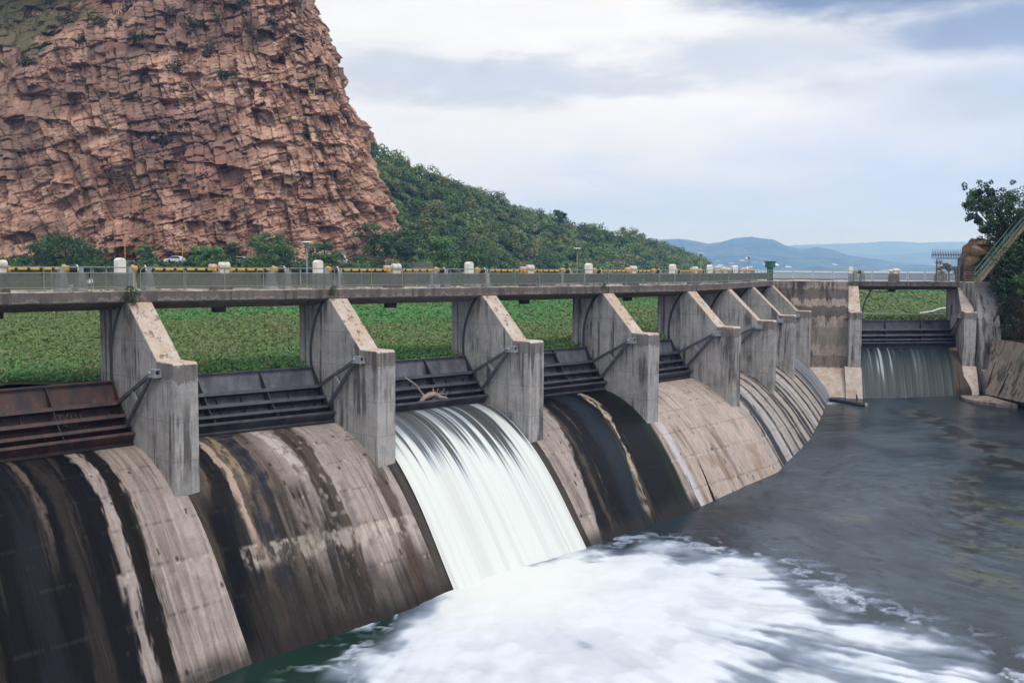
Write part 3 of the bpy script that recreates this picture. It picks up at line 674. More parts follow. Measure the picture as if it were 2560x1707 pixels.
railing(Pt(11, W/2, 3.5), rw0+np.array([4.2, 2.6]), -1.17, M['rail'], 'thin railing in front of the foot of the stairs', 'green railing spans at the right', 2, .1, .1, infill=False)
# ------------------------------------------------------------------ hoists: shaft, drums and gear case on pedestals, one set per bay
HL = {0: 'gate hoist outside the left edge', 1: 'striped yellow hoist shaft at the left edge, its gear case cut by the edge', 2: 'striped yellow hoist shaft above the brown stained chute',
      3: 'striped yellow hoist shaft above the white waterfall', 4: 'striped yellow hoist shaft above the wet black chute', 5: 'pale yellow hoist shaft above the dry tan chute',
      6: 'hoist with cream gear case, first right of the tan chute', 7: 'hoist with cream gear case, second right of the tan chute', 8: 'hoist with cream gear case nearest the green box', 10: 'pale hoist shaft above the far right gate'}
DKZ = -1.25
def hoist(i, pal=False, j=None):
    j = i+1 if j is None else j
    p, q = Pt(i, W/2, 5.25), Pt(j, W/2, 5.25); d = q-p; Ln = float(np.hypot(*d)); hd = math.atan2(d[1], d[0])
    r = empty('gate_hoist', (*p, DKZ), hd, HL[i], 'hoist', 'gate hoists on the walkway')
    zs = 1.0; xl, xr, xm = .78, Ln-2.25, 4.65
    sh = link('drive_shaft', MB().tube([(xl+.55, 0, zs), (Ln-2.7, 0, zs)], .062 if not pal else .05, 10).mesh('drive_shaft'), M['shaft'] if not pal else M['cream'], r)
    for xd in (xl, xr):
        cd = MB().lathe([(.17, -.1), (.17, .14), (.19, .15), (.19, .19), (.05, .2)], (xd+.05, 0, zs), 18, 'x').build('cable_drum', M['black'], r)
        MB().lathe([(.055, -.33), (.20, -.33), (.20, -.28), (.15, -.27), (.15, -.12), (.055, -.1)], (xd+.05, 0, zs), 18, 'x').build('drum_flange', M['yellow'], cd)
        MB().lathe([(.10, .21), (.19, .22), (.19, .25), (.08, .26)], (xd+.05, 0, zs), 18, 'x').build('drum_rim', M['cream'], cd)
        for e in (-.42, .38):
            pd = MB().taper(xd+e+.05, 0, 0, .82, .24, .3, .13, .2).build('pedestal', M['pale'], r); bevel(pd, .02)
            MB().box(xd+e-.05, xd+e+.15, -.13, .13, .822, zs+.1).build('bearing', M['galv'], pd)
    gp = MB().taper(xm, 0, 0, .78, .42, .4, .36, .34).build('pedestal', M['deck'], r)
    g = MB().lathe([(.04, -.3), (.15, -.3), (.18, -.26), (.18, -.06), (.14, -.03)], (xm+.2, -.06, zs+.17), 14, 'x').lathe([(.08, .0), (.19, .02), (.19, .2), (.15, .24), (.04, .24)], (xm+.17, -.06, zs+.17), 14, 'x')
    g.box(xm-.1, xm+.38, -.16, .2, zs-.2, zs+.14).box(xm+.0, xm+.3, -.12, .14, zs+.14, zs+.36); gc_ = g.build('gear_case', M['motor'] if not pal else M['cream'], r)
    MB().lathe([(.05, -.42), (.14, -.4), (.14, -.08), (.08, -.05)], (xm-.12, .05, zs+.12), 14, 'x').build('motor', M['pink'] if not pal else M['white'], gc_)
    for e in (-.3, .5): MB().lathe([(.05, -.07), (.14, -.05), (.14, .05), (.05, .07)], (xm+e, 0, zs-.02), 14, 'x').build('coupling', M['yellow'], gc_)
    MB().box(xm-.25, xm+.3, .1, .5, -1.02, -.74).build('limit_box', M['black'], r)
    return r
for i in SPANS[1:]: hoist(i)
hoist(10, True, 11)
CBL = {2: 'cream round topped cabinet nearest the left edge', 3: 'cream round topped cabinet above the pier left of the waterfall', 4: 'cream round topped cabinet above the pier right of the waterfall',
       5: 'cream round topped cabinet above the pier beside the tan chute', 6: 'cream round topped cabinet in front of the forest edge, fifth from the left', 7: 'small cream round topped cabinet in front of the far hills, left one',
       8: 'small cream round topped cabinet beside the farthest lamp', 1: 'cream cabinet outside the left edge', 10: 'cream cabinet at the left end of the far gate hoist'}
for i in (1, 2, 3, 4, 5, 6, 7, 8, 10):
    x, y, t = PIER[i]; p = Pt(i, W/2, 5.3)
    r = empty('control_cabinet', (*p, DKZ), t, CBL[i], 'cabinet', 'cream cabinets along the walkway')
    w_ = .19; hp = .78
    pol = [(-w_, hp), (w_, hp), (w_, 1.36)]+[(w_*math.cos(a)*1., 1.36+w_*.72*math.sin(a)) for a in np.linspace(.2, math.pi-.2, 9)]+[(-w_, 1.36)]
    bevel(MB().prism(pol, -.2, .2, 'y').build('cabinet_body', M['cream'], r), .025, 2)
    bevel(MB().box(-.22, .22, -.24, .24, 0, hp-.002).build('plinth', M['pale'], r), .02)
# ------------------------------------------------------------------ lamps, plank, green box, weeds
for px, pt_, py, Y, lab in ((767.5, 604, 672, 60., 'white saucer topped lamp post nearest the cliff, tallest in view'), (1442.5, 620, 672, 84., 'white saucer topped lamp post in front of the wooded hill'),
                            (1751, 633, 672, 112., 'lamp post in front of the far hills, left one'), (1871, 640.5, 673, 133., 'farthest small lamp post beside the last cabinet')):
    b = at(px, 690, Y); t_ = at(px, pt_, Y); z0 = -1.2 if Y < 100 else -1.2
    r = empty('lamp_post', (b[0], b[1], z0), 0, lab, 'street lamp', 'saucer lamps along the crest')
    H = t_[2]-z0; MB().tube([(0, 0, -4.3), (0, 0, H-.35)], [.06, .045], 8).build('pole', M['galv'], r)
    MB().lathe([(.05, H-.42), (.08, H-.40), (.13, H-.16), (.14, H-.12)], n=12).build('lamp_neck', M['galv'], r)
    MB().lathe([(.14, H-.118), (.33, H-.07), (.34, H-.03), (.2, H), (.02, H+.01)], n=18).build('lamp_shade', M['white'], r)
pk = MB(); a, b = at(140, 727, 42.9), at(232, 701, 43.3); pk.beam(a, b, .03, .16); tag(pk.build('plank', M['white']), 'pale plank leaning on the walkway behind the left railing', 'plank')
gb = at(1925, 682, 97.5); r = empty('green_valve_box', (gb[0], gb[1], DKZ), .6, 'small green box on a pillar at the end of the spillway railing', 'box')
MB().box(-.2, .2, -.22, .22, 0, 1.35).build('pillar', M['greenbox'], r); bevel(MB().box(-.36, .36, -.36, .36, 1.352, 1.9).build('box_body', M['greenbox'], r), .02)
MB().box(-.44, .44, -.42, .42, 1.902, 1.96).build('lid', M['greenbox'], r)
# ------------------------------------------------------------------ vegetation builders
def leafcloud(centers, radii, n, size, tints, flat=.8, rng=RNG, up=.35, outw=.8):
    """n leaf quads per clump spread through ellipsoid clumps; returns V, F, col"""
    centers = np.asarray(centers, float); radii = np.asarray(radii, float); k = len(centers)
    idx = np.repeat(np.arange(k), n); N = len(idx)
    d = rng.normal(size=(N, 3)); d /= np.linalg.norm(d, axis=1)[:, None]
    rad = rng.uniform(.35, 1.05, N)**.5
    p = centers[idx]+d*(radii[idx][:, None]*rad[:, None])*np.array([1, 1, flat])
    nn = d*outw+rng.normal(size=(N, 3))*(.55 if outw < 1 else .4)+np.array([0, 0, up]); nn /= np.linalg.norm(nn, axis=1)[:, None]
    a = np.cross(nn, rng.normal(size=(N, 3))); a /= np.linalg.norm(a, axis=1)[:, None]; b = np.cross(nn, a)
    s = (size*rng.uniform(.55, 1.25, N))[:, None]
    V = np.stack([p-a*s, p+b*s*.6, p+a*s, p-b*s*.6], 1).reshape(-1, 3)
    Fq = np.arange(4*N).reshape(-1, 4)
    t = np.asarray(tints); c = t[rng.integers(0, len(t), k)][idx]*rng.uniform(.65, 1.35, (N, 1))
    return V, Fq, np.repeat(c, 4, 0)
GREENS = [(.040, .092, .030), (.055, .118, .036), (.072, .135, .042), (.036, .078, .032)]
DARKG = [(.022, .056, .022), (.030, .072, .026), (.040, .085, .028)]
LIGHTG = [(.085, .175, .042), (.105, .195, .052), (.07, .15, .045)]
OLIVE = [(.055, .060, .030), (.045, .050, .026), (.07, .07, .04)]
def tree(name, base, H, R, label, cat, group, tints, leaf=.22, dens=90, clumps=26, trunk=.28, lean=(0, 0), rng=None, flat=.62, lowest=.32):
    rng = np.random.default_rng(abs(hash(label)) % 1000 if rng is None else rng)
    base = np.asarray(base, float); r = empty(name, base, 0, label, cat, group)
    C = []; Rr = []
    for k in range(clumps):
        a = rng.uniform(0, 2*math.pi); q = math.sqrt(rng.uniform(0, 1)); z = rng.uniform(lowest, 1.)
        prof_ = math.sqrt(max(.08, 1-((z-.55)/.5)**2)) if z > .55 else .75+.25*(z-lowest)/(.55-lowest+1e-6)
        C.append((math.cos(a)*q*R*prof_+lean[0]*z, math.sin(a)*q*R*prof_+lean[1]*z, H*z*.93)); Rr.append(R*rng.uniform(.22, .40))
    V, Fq, c = leafcloud(C, Rr, dens, leaf, tints, flat, rng, .5, 1.3); c = c*1.45
    big('crown', V, Fq, M['leaf'], r, c)
    tb = MB(); tb.tube([(0, 0, -.3), (lean[0]*.15, lean[1]*.15, H*.2), (lean[0]*.4, lean[1]*.4, H*.45), (lean[0]*.8, lean[1]*.8, H*.8)], [trunk, trunk*.8, trunk*.55, trunk*.15], 8)
    for k in range(0, clumps, 3):
        c0 = Vector((lean[0]*.3, lean[1]*.3, H*.3)); c1 = Vector(C[k]); md = c0.lerp(c1, .5)+Vector((0, 0, -H*.04)); tb.tube([c0, md, c1], [trunk*.4, trunk*.25, trunk*.06], 5)
    tb.build('trunk', M['bark'], r); return r
for px, py, Y, lab in ((330, 728, 42.4, 'leafy weed growing from the walkway joint above the nearest pier'), (833, 722, 49.0, 'small weed in the walkway joint left of the waterfall'), (1508, 711, 62.3, 'tiny weed in the walkway joint above the fourth pier')):
    p = at(px, py, Y); s = 1. if px < 500 else (.7 if px < 1000 else .6)
    r = empty('weed', p, 0, lab, 'weed'); C = [(random.gauss(0, .16)*s, -.08+random.gauss(0, .05), (.15-.62*k/11)*s) for k in range(12)]
    V, Fq, c = leafcloud(C, [.16*s]*12, 26, .055*s, GREENS, 1.); big('foliage', V, Fq, M['leaf'], r, c)
    MB().tube([(0, 0, .2*s), (0, -.1, -.15*s), (.05, -.1, -.5*s)], .012, 5).build('stem', M['bark'], r)
# ------------------------------------------------------------------ lake covered with floating plants
LAKE = -5.3
def backdist(X, Y):
    best = np.full(X.shape, 1e9); out = np.zeros(X.shape)
    P = [Pt(i, W/2, 0) for i in range(12)]
    for a, b in zip(P[:-1], P[1:]):
        e = b-a; L2 = e@e; t = ((X-a[0])*e[0]+(Y-a[1])*e[1])/L2; tc = np.clip(t, 0, 1)
        dd = np.hypot(X-a[0]-tc*e[0], Y-a[1]-tc*e[1]); n = np.array([-e[1], e[0]])/math.sqrt(L2)
        s = (X-a[0])*n[0]+(Y-a[1])*n[1]; k = dd < best; best = np.where(k, dd, best); out = np.where(k, s, out)
    return out
def hycol(X, Y, rng):
    g = fbm(X*.045+5, Y*.028, 0., 4, 120); g2 = fbm(X*.3, Y*.15, 0., 3, 121)
    c = mix((.080, .115, .032), (.052, .130, .032), sst(.46, .56, g)); c = mix(c, (.11, .10, .042), sst(.52, .7, g2)*sst(.54, .42, g)*.5)
    c = mix(c, (.045, .15, .035), sst(.62, .70, g)*.9); return c
lv, lf, lc = [], [], []; tot = 0
for y0, y1, n, size in ((44, 62, 90000, .085), (62, 95, 150000, .115), (95, 160, 150000, .19), (160, 300, 60000, .4)):
    Y = RNG.uniform(y0, y1, n)**1.; X = RNG.uniform(-.58, .58, n)*Y
    k = backdist(X, Y) > 5.15
    if y0 > 150: k &= X > .2*Y
    X, Y = X[k], Y[k]; N = len(X)
    hgt = RNG.uniform(0., .42, N)*(.7+.6*fbm(X*.2, Y*.2, 0., 2, 122)); p = np.stack([X, Y, LAKE+.05+hgt], 1)
    nn = RNG.normal(size=(N, 3))*np.array([.6, .6, .4])+np.array([0, -.35, .75]); nn /= np.linalg.norm(nn, axis=1)[:, None]
    a = np.cross(nn, RNG.normal(size=(N, 3))); a /= np.linalg.norm(a, axis=1)[:, None]; b = np.cross(nn, a); s = (size*RNG.uniform(.6, 1.4, N))[:, None]
    lv.append(np.stack([p-a*s, p+b*s*.75, p+a*s, p-b*s*.75], 1).reshape(-1, 3)); lf.append(np.arange(4*N).reshape(-1, 4)+tot); tot += 4*N
    c = hycol(X, Y, RNG)*np.array([1.32, 1.46, 1.35])*RNG.uniform(.65, 1.45, (N, 1)); c = np.where(RNG.random((N, 1)) < .10, np.array([.20, .19, .10]), c); lc.append(np.repeat(c, 4, 0))
o = big('floating_plants', np.concatenate(lv), np.concatenate(lf), M['leaf'], None, np.concatenate(lc)); tag(o, 'carpet of green floating plants covering the lake', 'floating plants', None, 'stuff')
# the mat of plants itself, a rough sheet reaching far out, then open water
t = NT('plant_mat'); P = t.pos()
a1 = t.noise(P, .05, 4); a2 = t.noise(P, .9, 5, .7)
c = t.mixc(t.ramp(a1, [(.42, 0.), (.6, 1.)]), (.060, .070, .026), (.040, .088, .026)); c = t.mixc(t.ramp(a2, [(.45, 0.), (.7, 1.)]), tuple(v*.35 for v in (.05, .07, .025)), c)
t.set(Base_Color=c, Roughness=.8, Specular_IOR_Level=.15); t.bump(a2, 1., .5); M['mat'] = t.m
mx_, my_ = np.meshgrid(np.linspace(-260, 330, 120), np.linspace(26, 420, 160), indexing='ij'); mz = np.full(mx_.shape, LAKE)+(fbm(mx_*.3, my_*.3, 0., 3, 123)-.5)*.2
kk = backdist(mx_, my_) > 4.0
Fm = gridF(120, 160); Fm = Fm[kk.ravel()[Fm].all(1)]
o = big('plant_mat', np.stack([mx_, my_, mz], -1).reshape(-1, 3), Fm, M['mat'], None, None, True); tag(o, 'matted base of the floating plants on the lake', 'floating plants', None, 'stuff')
t = NT('lake_water'); n = t.noise(t.pos((.02, .1, 1)), 1., 3); t.set(Base_Color=(.14, .17, .20), Roughness=.3, Specular_IOR_Level=.5); t.bump(n, .1, .2)
mb = MB(); mb.add([(-6000, 300, LAKE-.3), (9000, 300, LAKE-.3), (14000, 14000, LAKE-.3), (-6000, 14000, LAKE-.3)], [(0, 1, 2, 3)]); tag(mb.build('lake', t.m), 'open lake water beyond the plants', 'water', None, 'structure')
# ground sheet far below everything
t = simple('ground_soil', (.09, .075, .05), .95, .4, .3); mb = MB().add([(-12000, -60, -19), (16000, -60, -19), (16000, 15000, -19), (-12000, 15000, -19)], [(0, 1, 2, 3)])
tag(mb.build('ground', t), 'ground', 'ground', None, 'structure')
# ------------------------------------------------------------------ cliff
plan = np.array([(-330, 190), (-230, 205), (-150, 216), (-90, 222), (-50, 227), (-34, 234), (-28.5, 246), (-32, 262), (-48, 285), (-76, 320), (-120, 380)], float)
def smooth(pl, n):
    for _ in range(3):
        q = [pl[0]]
        for a, b in zip(pl[:-1], pl[1:]): q += [a*.75+b*.25, a*.25+b*.75]
        pl = np.array(q+[pl[-1]])
    d = np.r_[0, np.cumsum(np.hypot(*np.diff(pl, axis=0).T))]; return pl, d
pl, dl = smooth(plan, 0)
u = np.r_[np.linspace(dl[-1]*.0, 150, 60)[:-1], np.linspace(150, dl[-1]*.72, 780)[:-1], np.linspace(dl[-1]*.72, dl[-1], 40)]
bx, by = np.interp(u, dl, pl[:, 0]), np.interp(u, dl, pl[:, 1])
tx, ty = np.gradient(bx), np.gradient(by); tl = np.hypot(tx, ty); tx, ty = tx/tl, ty/tl
inx, iny = -ty, tx                                      # into the rock
v = np.r_[np.linspace(-7, 86, 400), np.linspace(88, 150, 14)]
U, VV = np.meshgrid(u, v, indexing='ij'); BX, BY = [np.repeat(q[:, None], len(v), 1) for q in (bx, by)]; IX, IY = [np.repeat(q[:, None], len(v), 1) for q in (inx, iny)]
zed = 45+.62*(BX+105)+(fbm(BX*.06, VV*0, 0., 3, 130)-.5)*14; over_ = np.clip(VV-zed, 0, 1e9)
lean_ = .09*VV+.0035*np.clip(VV, 0, 85)**2+.6*np.clip(VV-85, 0, 200)+over_*.75
ang = math.radians(17); A = U*math.cos(ang)+VV*math.sin(ang); Bc = -U*math.sin(ang)+VV*math.cos(ang)
wob = (fbm(U*.05, VV*.05, 0., 3, 131)-.5)*9
def blocks(A, B, tb, ta, seed, jit=.5, tilt=0.):
    b = B/tb; ib = np.floor(b+(h3(np.floor(b), b*0, b*0, seed)-.5)*0); off = h3(ib, ib*0, ib*0, seed+1)*ta*3
    a = (A+off+B*.25)/ta; ia = np.floor(a); h = h3(ia, ib, ib*0, seed+2)
    ed = np.minimum(np.minimum(b-ib, 1-(b-ib))*tb, np.minimum(a-ia, 1-(a-ia))*ta)
    if tilt: return h, ed, tilt*(((a-ia)-.5)*(h3(ia, ib, ib*0, seed+3)-.5)*ta+((b-ib)-.5)*(h3(ia, ib, ib*0, seed+4)-.6)*tb)
    return h, ed
wb_ = wob*.55+(fbm(U*.25, VV*.25, 0., 3, 132)-.5)*1.1
h1, e1, t1 = blocks(A+wb_*.5, Bc+wb_, 4.2, 6.2, 140, tilt=.45); wa_ = (fbm(U*.35, VV*.35, 7., 4, 146)-.5)*3.4; h2, e2, t2 = blocks(A+wa_, Bc+wb_*1.05+wa_*.25, 1.9, 3.0, 150, tilt=.7); h3_, e3, t3 = blocks(A+wa_*1.2, Bc+wb_*1.1-wa_*.2, .75, 1.3, 160, tilt=.8)
h4, e4, t4 = blocks(A*.94-Bc*.35+wb_, Bc*.94+A*.35-wb_, 6.5, 4.2, 165, tilt=.9)
slab_ = .15+.85*sst(.40, .62, fbm(U*.07, VV*.07, 2., 4, 143))
bed = np.floor((Bc+wb_*.9)/1.25); bh = h3(bed, bed*0, bed*0, 167)+.6*fbm(A*.05, bed*3.1, 0., 2, 168)
h5, e5, t5 = blocks(Bc+wa_*.8, A+wb_*.6-Bc*.12, 2.3, 4.6, 169, tilt=.7)
disp = (bh-.8)*.32+(h5-.5)*1.15+t5*.9+(fbm(U*.03, VV*.03, 0., 4, 133)-.5)*11+(h1-.5)*1.1+t1*.8+t4+(h4-.5)*1.3+slab_*((h2-.5)*.85+(h3_-.5)*.42+t2*.8+t3*.8)+(fbm(A*.06, Bc*.45, 1., 4, 144)-.5)*1.6+(fbm(U*.5, VV*.5, 0., 4, 134)-.5)*1.
disp -= (sst(.25, 0, e1)*.4+sst(.16, 0, e2)*.2*slab_+sst(.2, 0, e5)*.4)*sst(.3, .6, fbm(U*.3, VV*.3, 5., 3, 145))
gul = sst(.60, .75, fbm(U*.035-VV*.012, VV*.012, 3., 3, 135)); disp -= gul*3.
disp *= sst(0, 6, over_+6)*1.; disp = np.where(over_ > 3, disp*.8, disp)
CX = BX+IX*(lean_-disp); CY = BY+IY*(lean_-disp)
cn = fbm(U*.08, VV*.08, 0., 5, 136); cf = fbm(U*.7, VV*.7, 0., 4, 137)
cc = mix((.33, .185, .130), (.52, .315, .225), sst(.35, .65, cn*.6+h2*.25+h5*.2)); cc = mix(cc, (.64, .45, .35), sst(.62, .85, h3_*.5+cf*.5)*.7); cc = mix(cc, (.19, .115, .095), sst(.5, .68, fbm(U*.05+40, VV*.07, 1., 4, 138))*.75)
cc = mix(cc, (.20, .085, .06), sst(.55, .7, fbm(U*.06, VV*.05, 9., 3, 139))*.5); cc = mix(cc, (.055, .038, .034), np.maximum(sst(.10, .02, e1), np.maximum(sst(.10, .02, e5), sst(.07, .01, e2)*.6))*sst(.35, .6, cf)*.6)
cc = mix(cc, (.075, .085, .042), sst(.58, .72, fbm(U*.22, VV*.16, 4., 4, 141))*(.25+.6*sst(40, 75, VV))*.8)
cc = mix(cc, (.13, .125, .062), sst(-1, 7, over_+(cf-.5)*10)*sst(.44, .56, fbm(U*.14, VV*.3, 6., 5, 142)+np.clip(over_-14, 0, 20)*.01)*.9)
Vc = np.stack([CX, CY, VV], -1).reshape(-1, 3)
o = big('cliff', Vc, gridF(len(u), len(v)), M['cliff'], None, cc.reshape(-1, 3), False); tag(o, 'sheer red brown cliff of tilted cracked rock layers', 'cliff', None, 'structure')
def on_cliff(px, py):
    d = ray(px, py); pz = d[0]/d[1]; az = CX/CY-pz; el = VV/CY-d[2]/d[1]; m = (az**2+el**2)+np.where(CY > 310, 9, 0)
    k = np.unravel_index(np.argmin(m), m.shape); return np.array([CX[k], CY[k], VV[k]])
# shrubs on the rock
SH = [(300, 60, 22, OLIVE), (350, 95, 20, DARKG), (240, 60, 24, OLIVE), (160, 60, 24, OLIVE), (200, 110, 20, DARKG), (520, 130, 18, OLIVE), (700, 150, 16, OLIVE), (560, 190, 16, DARKG), (590, 20, 20, OLIVE), (680, 60, 16, OLIVE), (530, 55, 30, DARKG), (265, 5, 30, DARKG), (20, 75, 42, DARKG), (15, 165, 30, DARKG), (60, 160, 22, OLIVE), (610, 5, 20, DARKG), (435, 165, 22, OLIVE), (465, 230, 20, DARKG), (770, 218, 18, OLIVE), (630, 235, 18, OLIVE), (832, 200, 16, OLIVE), (860, 290, 18, OLIVE), (780, 330, 20, OLIVE), (305, 440, 34, OLIVE), (420, 35, 22, OLIVE), (630, 85, 20, OLIVE), (120, 12, 26, OLIVE), (410, 350, 18, OLIVE), (475, 60, 20, OLIVE), (330, 20, 20, OLIVE), (90, 40, 24, OLIVE)]
for k, (px, py, s, tn) in enumerate(SH):
    p = on_cliff(px, py); R = s/2489*p[1]*1.05
    r = empty('cliff_shrub', p, 0, 'small shrub clinging to the red brown cliff face', 'shrub', 'shrubs clinging to the cliff')
    rg = np.random.default_rng(200+k); C = rg.normal(size=(9, 3))*R*np.array([.5, .3, .38]); V, Fq, c = leafcloud(C, [R*.5]*9, 55, .26, tn, .8, rg)
    big('foliage', V, Fq, M['leaf'], r, c); MB().tube([(0, .8, -R*.5), (0, .2, 0), (0, 0, R*.4)], [.14, .1, .04], 5).build('stem', M['bark'], r)
# ------------------------------------------------------------------ wooded hill behind
RID = [(760, 250), (900, 352), (955, 392), (1010, 420), (1085, 452), (1150, 480), (1230, 508), (1290, 534), (1360, 556), (1440, 576), (1520, 596), (1600, 610), (1680, 632), (1720, 650), (1745, 664), (1775, 674)]
rx = np.array([q[0] for q in RID], float); ry = np.array([q[1] for q in RID], float)+10
ya = lambda px: np.interp(px, [760, 1000, 1775], [400, 430, 620])          # distance of the ridge
ys = lambda px: np.interp(px, [760, 900, 1100, 1775], [255, 262, 330, 560])  # distance of its foot
hp = np.linspace(740, 1785, 140); ht = np.linspace(0, 1, 40); HP, HT = np.meshgrid(hp, ht, indexing='ij')
rgp = np.array([at(a, np.interp(a, rx, ry), ya(a)) for a in hp]); fgp = np.array([at(a, 690, ys(a)) for a in hp]); fgp[:, 2] = LAKE-.4
HV = fgp[:, None]*(1-HT[..., None])+rgp[:, None]*HT[..., None]; HV[..., 2] += np.sin(HT*math.pi)*3*(fbm(HP*.01, HT*4, 0., 3, 170)-.2)
HB = HV[:, -1:].copy(); HB[..., 1] += 160; HB[..., 2] = LAKE-2; HV2 = np.concatenate([HV, HB], 1)
t = simple('hill_soil', (.035, .050, .022), .95, .5, .1); tag(big('hill', HV2.reshape(-1, 3), gridF(140, 41), t, None, None, True), 'hill', 'hill', None, 'structure')
cs, rs, tn_ = [], [], []
rg = np.random.default_rng(5); NT_ = 1050
for k in range(NT_):
    a = rg.uniform(755, 1765); tt = 1-rg.uniform(0, 1)**1.0 if rg.random() > .12 else 1.; i0 = np.interp(a, hp, np.arange(140)); j0 = tt*39
    p = HV[int(i0), int(j0)]; sc0 = .8+.5*rg.random()
    px_m = 2489/p[1]; R = rg.choice([2.2, 2.8, 3.6, 4.6])*rg.uniform(.85, 1.15)*sc0*(.85+.0006*p[1])
    if p[1]*0 == 0: cs.append(p+np.array([0, 0, R*.55])); rs.append(R)
cs, rs = np.array(cs), np.array(rs)
PALE_ = [(.060, .120, .040), (.036, .085, .032), (.085, .155, .046), (.075, .115, .052), (.10, .165, .055), (.042, .088, .048), (.11, .14, .06), (.05, .10, .036)]
fv, ffq, fc = [], [], []; tot = 0
for k in range(NT_):
    n = 9; d = rg.normal(size=(n, 3)); d[:, 2] = np.abs(d[:, 2])*.8-.1; d /= np.linalg.norm(d, axis=1)[:, None]
    C = cs[k]+d*rs[k]*.62; tn = PALE_[rg.integers(0, len(PALE_))]
    V, Fq, c = leafcloud(C, np.full(n, rs[k]*.42), 34, .36+.0010*cs[k][1]*.5, [tn], .85, rg, .6, 1.5); fv.append(V); ffq.append(Fq+tot); tot += len(V); fc.append(c*np.array([1.75, 1.48, 1.1]))
tag(big('forest', np.concatenate(fv), np.concatenate(ffq), M['leaf'], None, np.concatenate(fc)), 'dense green woodland covering the hill', 'woodland', None, 'stuff')
# single trees that stand out
def ptree(px, top, bot, hw, Y, name, label, cat, group, tints, **k):
    b, t_ = at(px, bot, Y), at(px, top, Y); return tree(name, b, t_[2]-b[2], hw/2489*Y, label, cat, group, tints, **k)
GT = 'trees along the road under the cliff'
ptree(165, 592, 672, 88, 203, 'broadleaf_tree', 'wide dark green tree in front of the cliff foot at the left', 'tree', GT, DARKG, clumps=40, dens=110, leaf=.26, rng=31, lowest=.15)
ptree(95, 612, 672, 34, 204, 'broadleaf_tree', 'smaller dark tree at the left shoulder of the wide dark tree', 'tree', GT, DARKG, clumps=18, leaf=.25, rng=32, lowest=.12)
ptree(371, 608, 672, 30, 205, 'broadleaf_tree', 'slim dark green tree between the first cabinet and the white car', 'tree', GT, GREENS, clumps=20, leaf=.25, rng=33, lowest=.1)
ptree(522, 616, 674, 48, 200, 'broadleaf_tree', 'light green rounded tree right of the white car', 'tree', GT, LIGHTG, clumps=26, dens=110, leaf=.24, rng=34, lowest=.08)
ptree(580, 606, 668, 28, 206, 'broadleaf_tree', 'dark tree touching the light green rounded tree', 'tree', GT, DARKG, clumps=18, leaf=.26, rng=35, lowest=.1)
ptree(705, 580, 678, 62, 206, 'broadleaf_tree', 'spreading tree with a leaning trunk in front of the parked vans', 'tree', GT, GREENS, clumps=30, dens=90, leaf=.27, rng=36, lowest=.30, lean=(-2, 0))
ptree(675, 632, 680, 60, 202, 'broadleaf_tree', 'low spreading bush under the leaning tree', 'bush', GT, GREENS, clumps=24, leaf=.24, rng=37, lowest=.1)
ptree(812, 598, 676, 48, 205, 'broadleaf_tree', 'full green tree right of the nearest lamp', 'tree', GT, GREENS, clumps=26, dens=110, leaf=.26, rng=38, lowest=.1)
ptree(935, 556, 676, 56, 215, 'broadleaf_tree', 'tall dark tree at the right foot of the cliff', 'tree', GT, DARKG+GREENS, clumps=36, dens=100, leaf=.28, rng=39, lowest=.12)
ptree(1015, 570, 676, 56, 222, 'broadleaf_tree', 'broad dark tree with a visible forked trunk beside the cliff foot', 'tree', GT, DARKG, clumps=34, dens=90, leaf=.28, rng=40, lowest=.28)
ptree(1095, 590, 676, 58, 240, 'broadleaf_tree', 'mid green tree between the forked tree and the wooded slope', 'tree', GT, LIGHTG+GREENS, clumps=34, leaf=.3, rng=41, lowest=.1)
ptree(1190, 600, 676, 60, 290, 'broadleaf_tree', 'rounded green tree by the shore left of the third cabinet', 'tree', GT, GREENS, clumps=34, leaf=.34, rng=42, lowest=.1)
ptree(1567, 566, 612, 26, 575, 'broadleaf_tree', 'lone open crowned tree standing on the falling ridge', 'tree', 'trees on the ridge', [(.05, .075, .045)], clumps=22, dens=34, leaf=.45, rng=43, lowest=.35)
ptree(1393, 524, 570, 22, 515, 'broadleaf_tree', 'round crowned tree rising above the wooded ridge', 'tree', 'trees on the ridge', DARKG, clumps=22, dens=70, leaf=.5, rng=44, lowest=.3)
rg = np.random.default_rng(77); uv, uf, uc, tot = [], [], [], 0
for k in range(420):
    px = rg.uniform(-60, 1760); far = max(0, px-1000)/760; Y = 201.5+rg.uniform(-6, 1.5)+330*far**1.3; hgt = rg.uniform(.7, 1.9)*(1+far*1.2)
    if 380 < px < 478 or 590 < px < 630 or 660 < px < 730 or 846 < px < 872 or 280 < px < 340: hgt *= .22
    b = at(px, 690, Y); b[2] = (-1.6+(Y-195.5)*.25 if far == 0 else LAKE+.2); n = 4; C = b+rg.normal(size=(n, 3))*np.array([hgt, hgt*.6, .2])+np.array([0, 0, hgt*.5])
    V, Fq, c = leafcloud(C, np.full(n, hgt*.62), 46, .22+.25*far, [(GREENS+DARKG+OLIVE+LIGHTG)[rg.integers(0, 13)]], .8, rg, .5, 1.4); uv.append(V); uf.append(Fq+tot); tot += len(V); uc.append(c*1.25)
tag(big('undergrowth', np.concatenate(uv), np.concatenate(uf), M['leaf'], None, np.concatenate(uc)), 'low green undergrowth along the far shore', 'undergrowth', None, 'stuff')
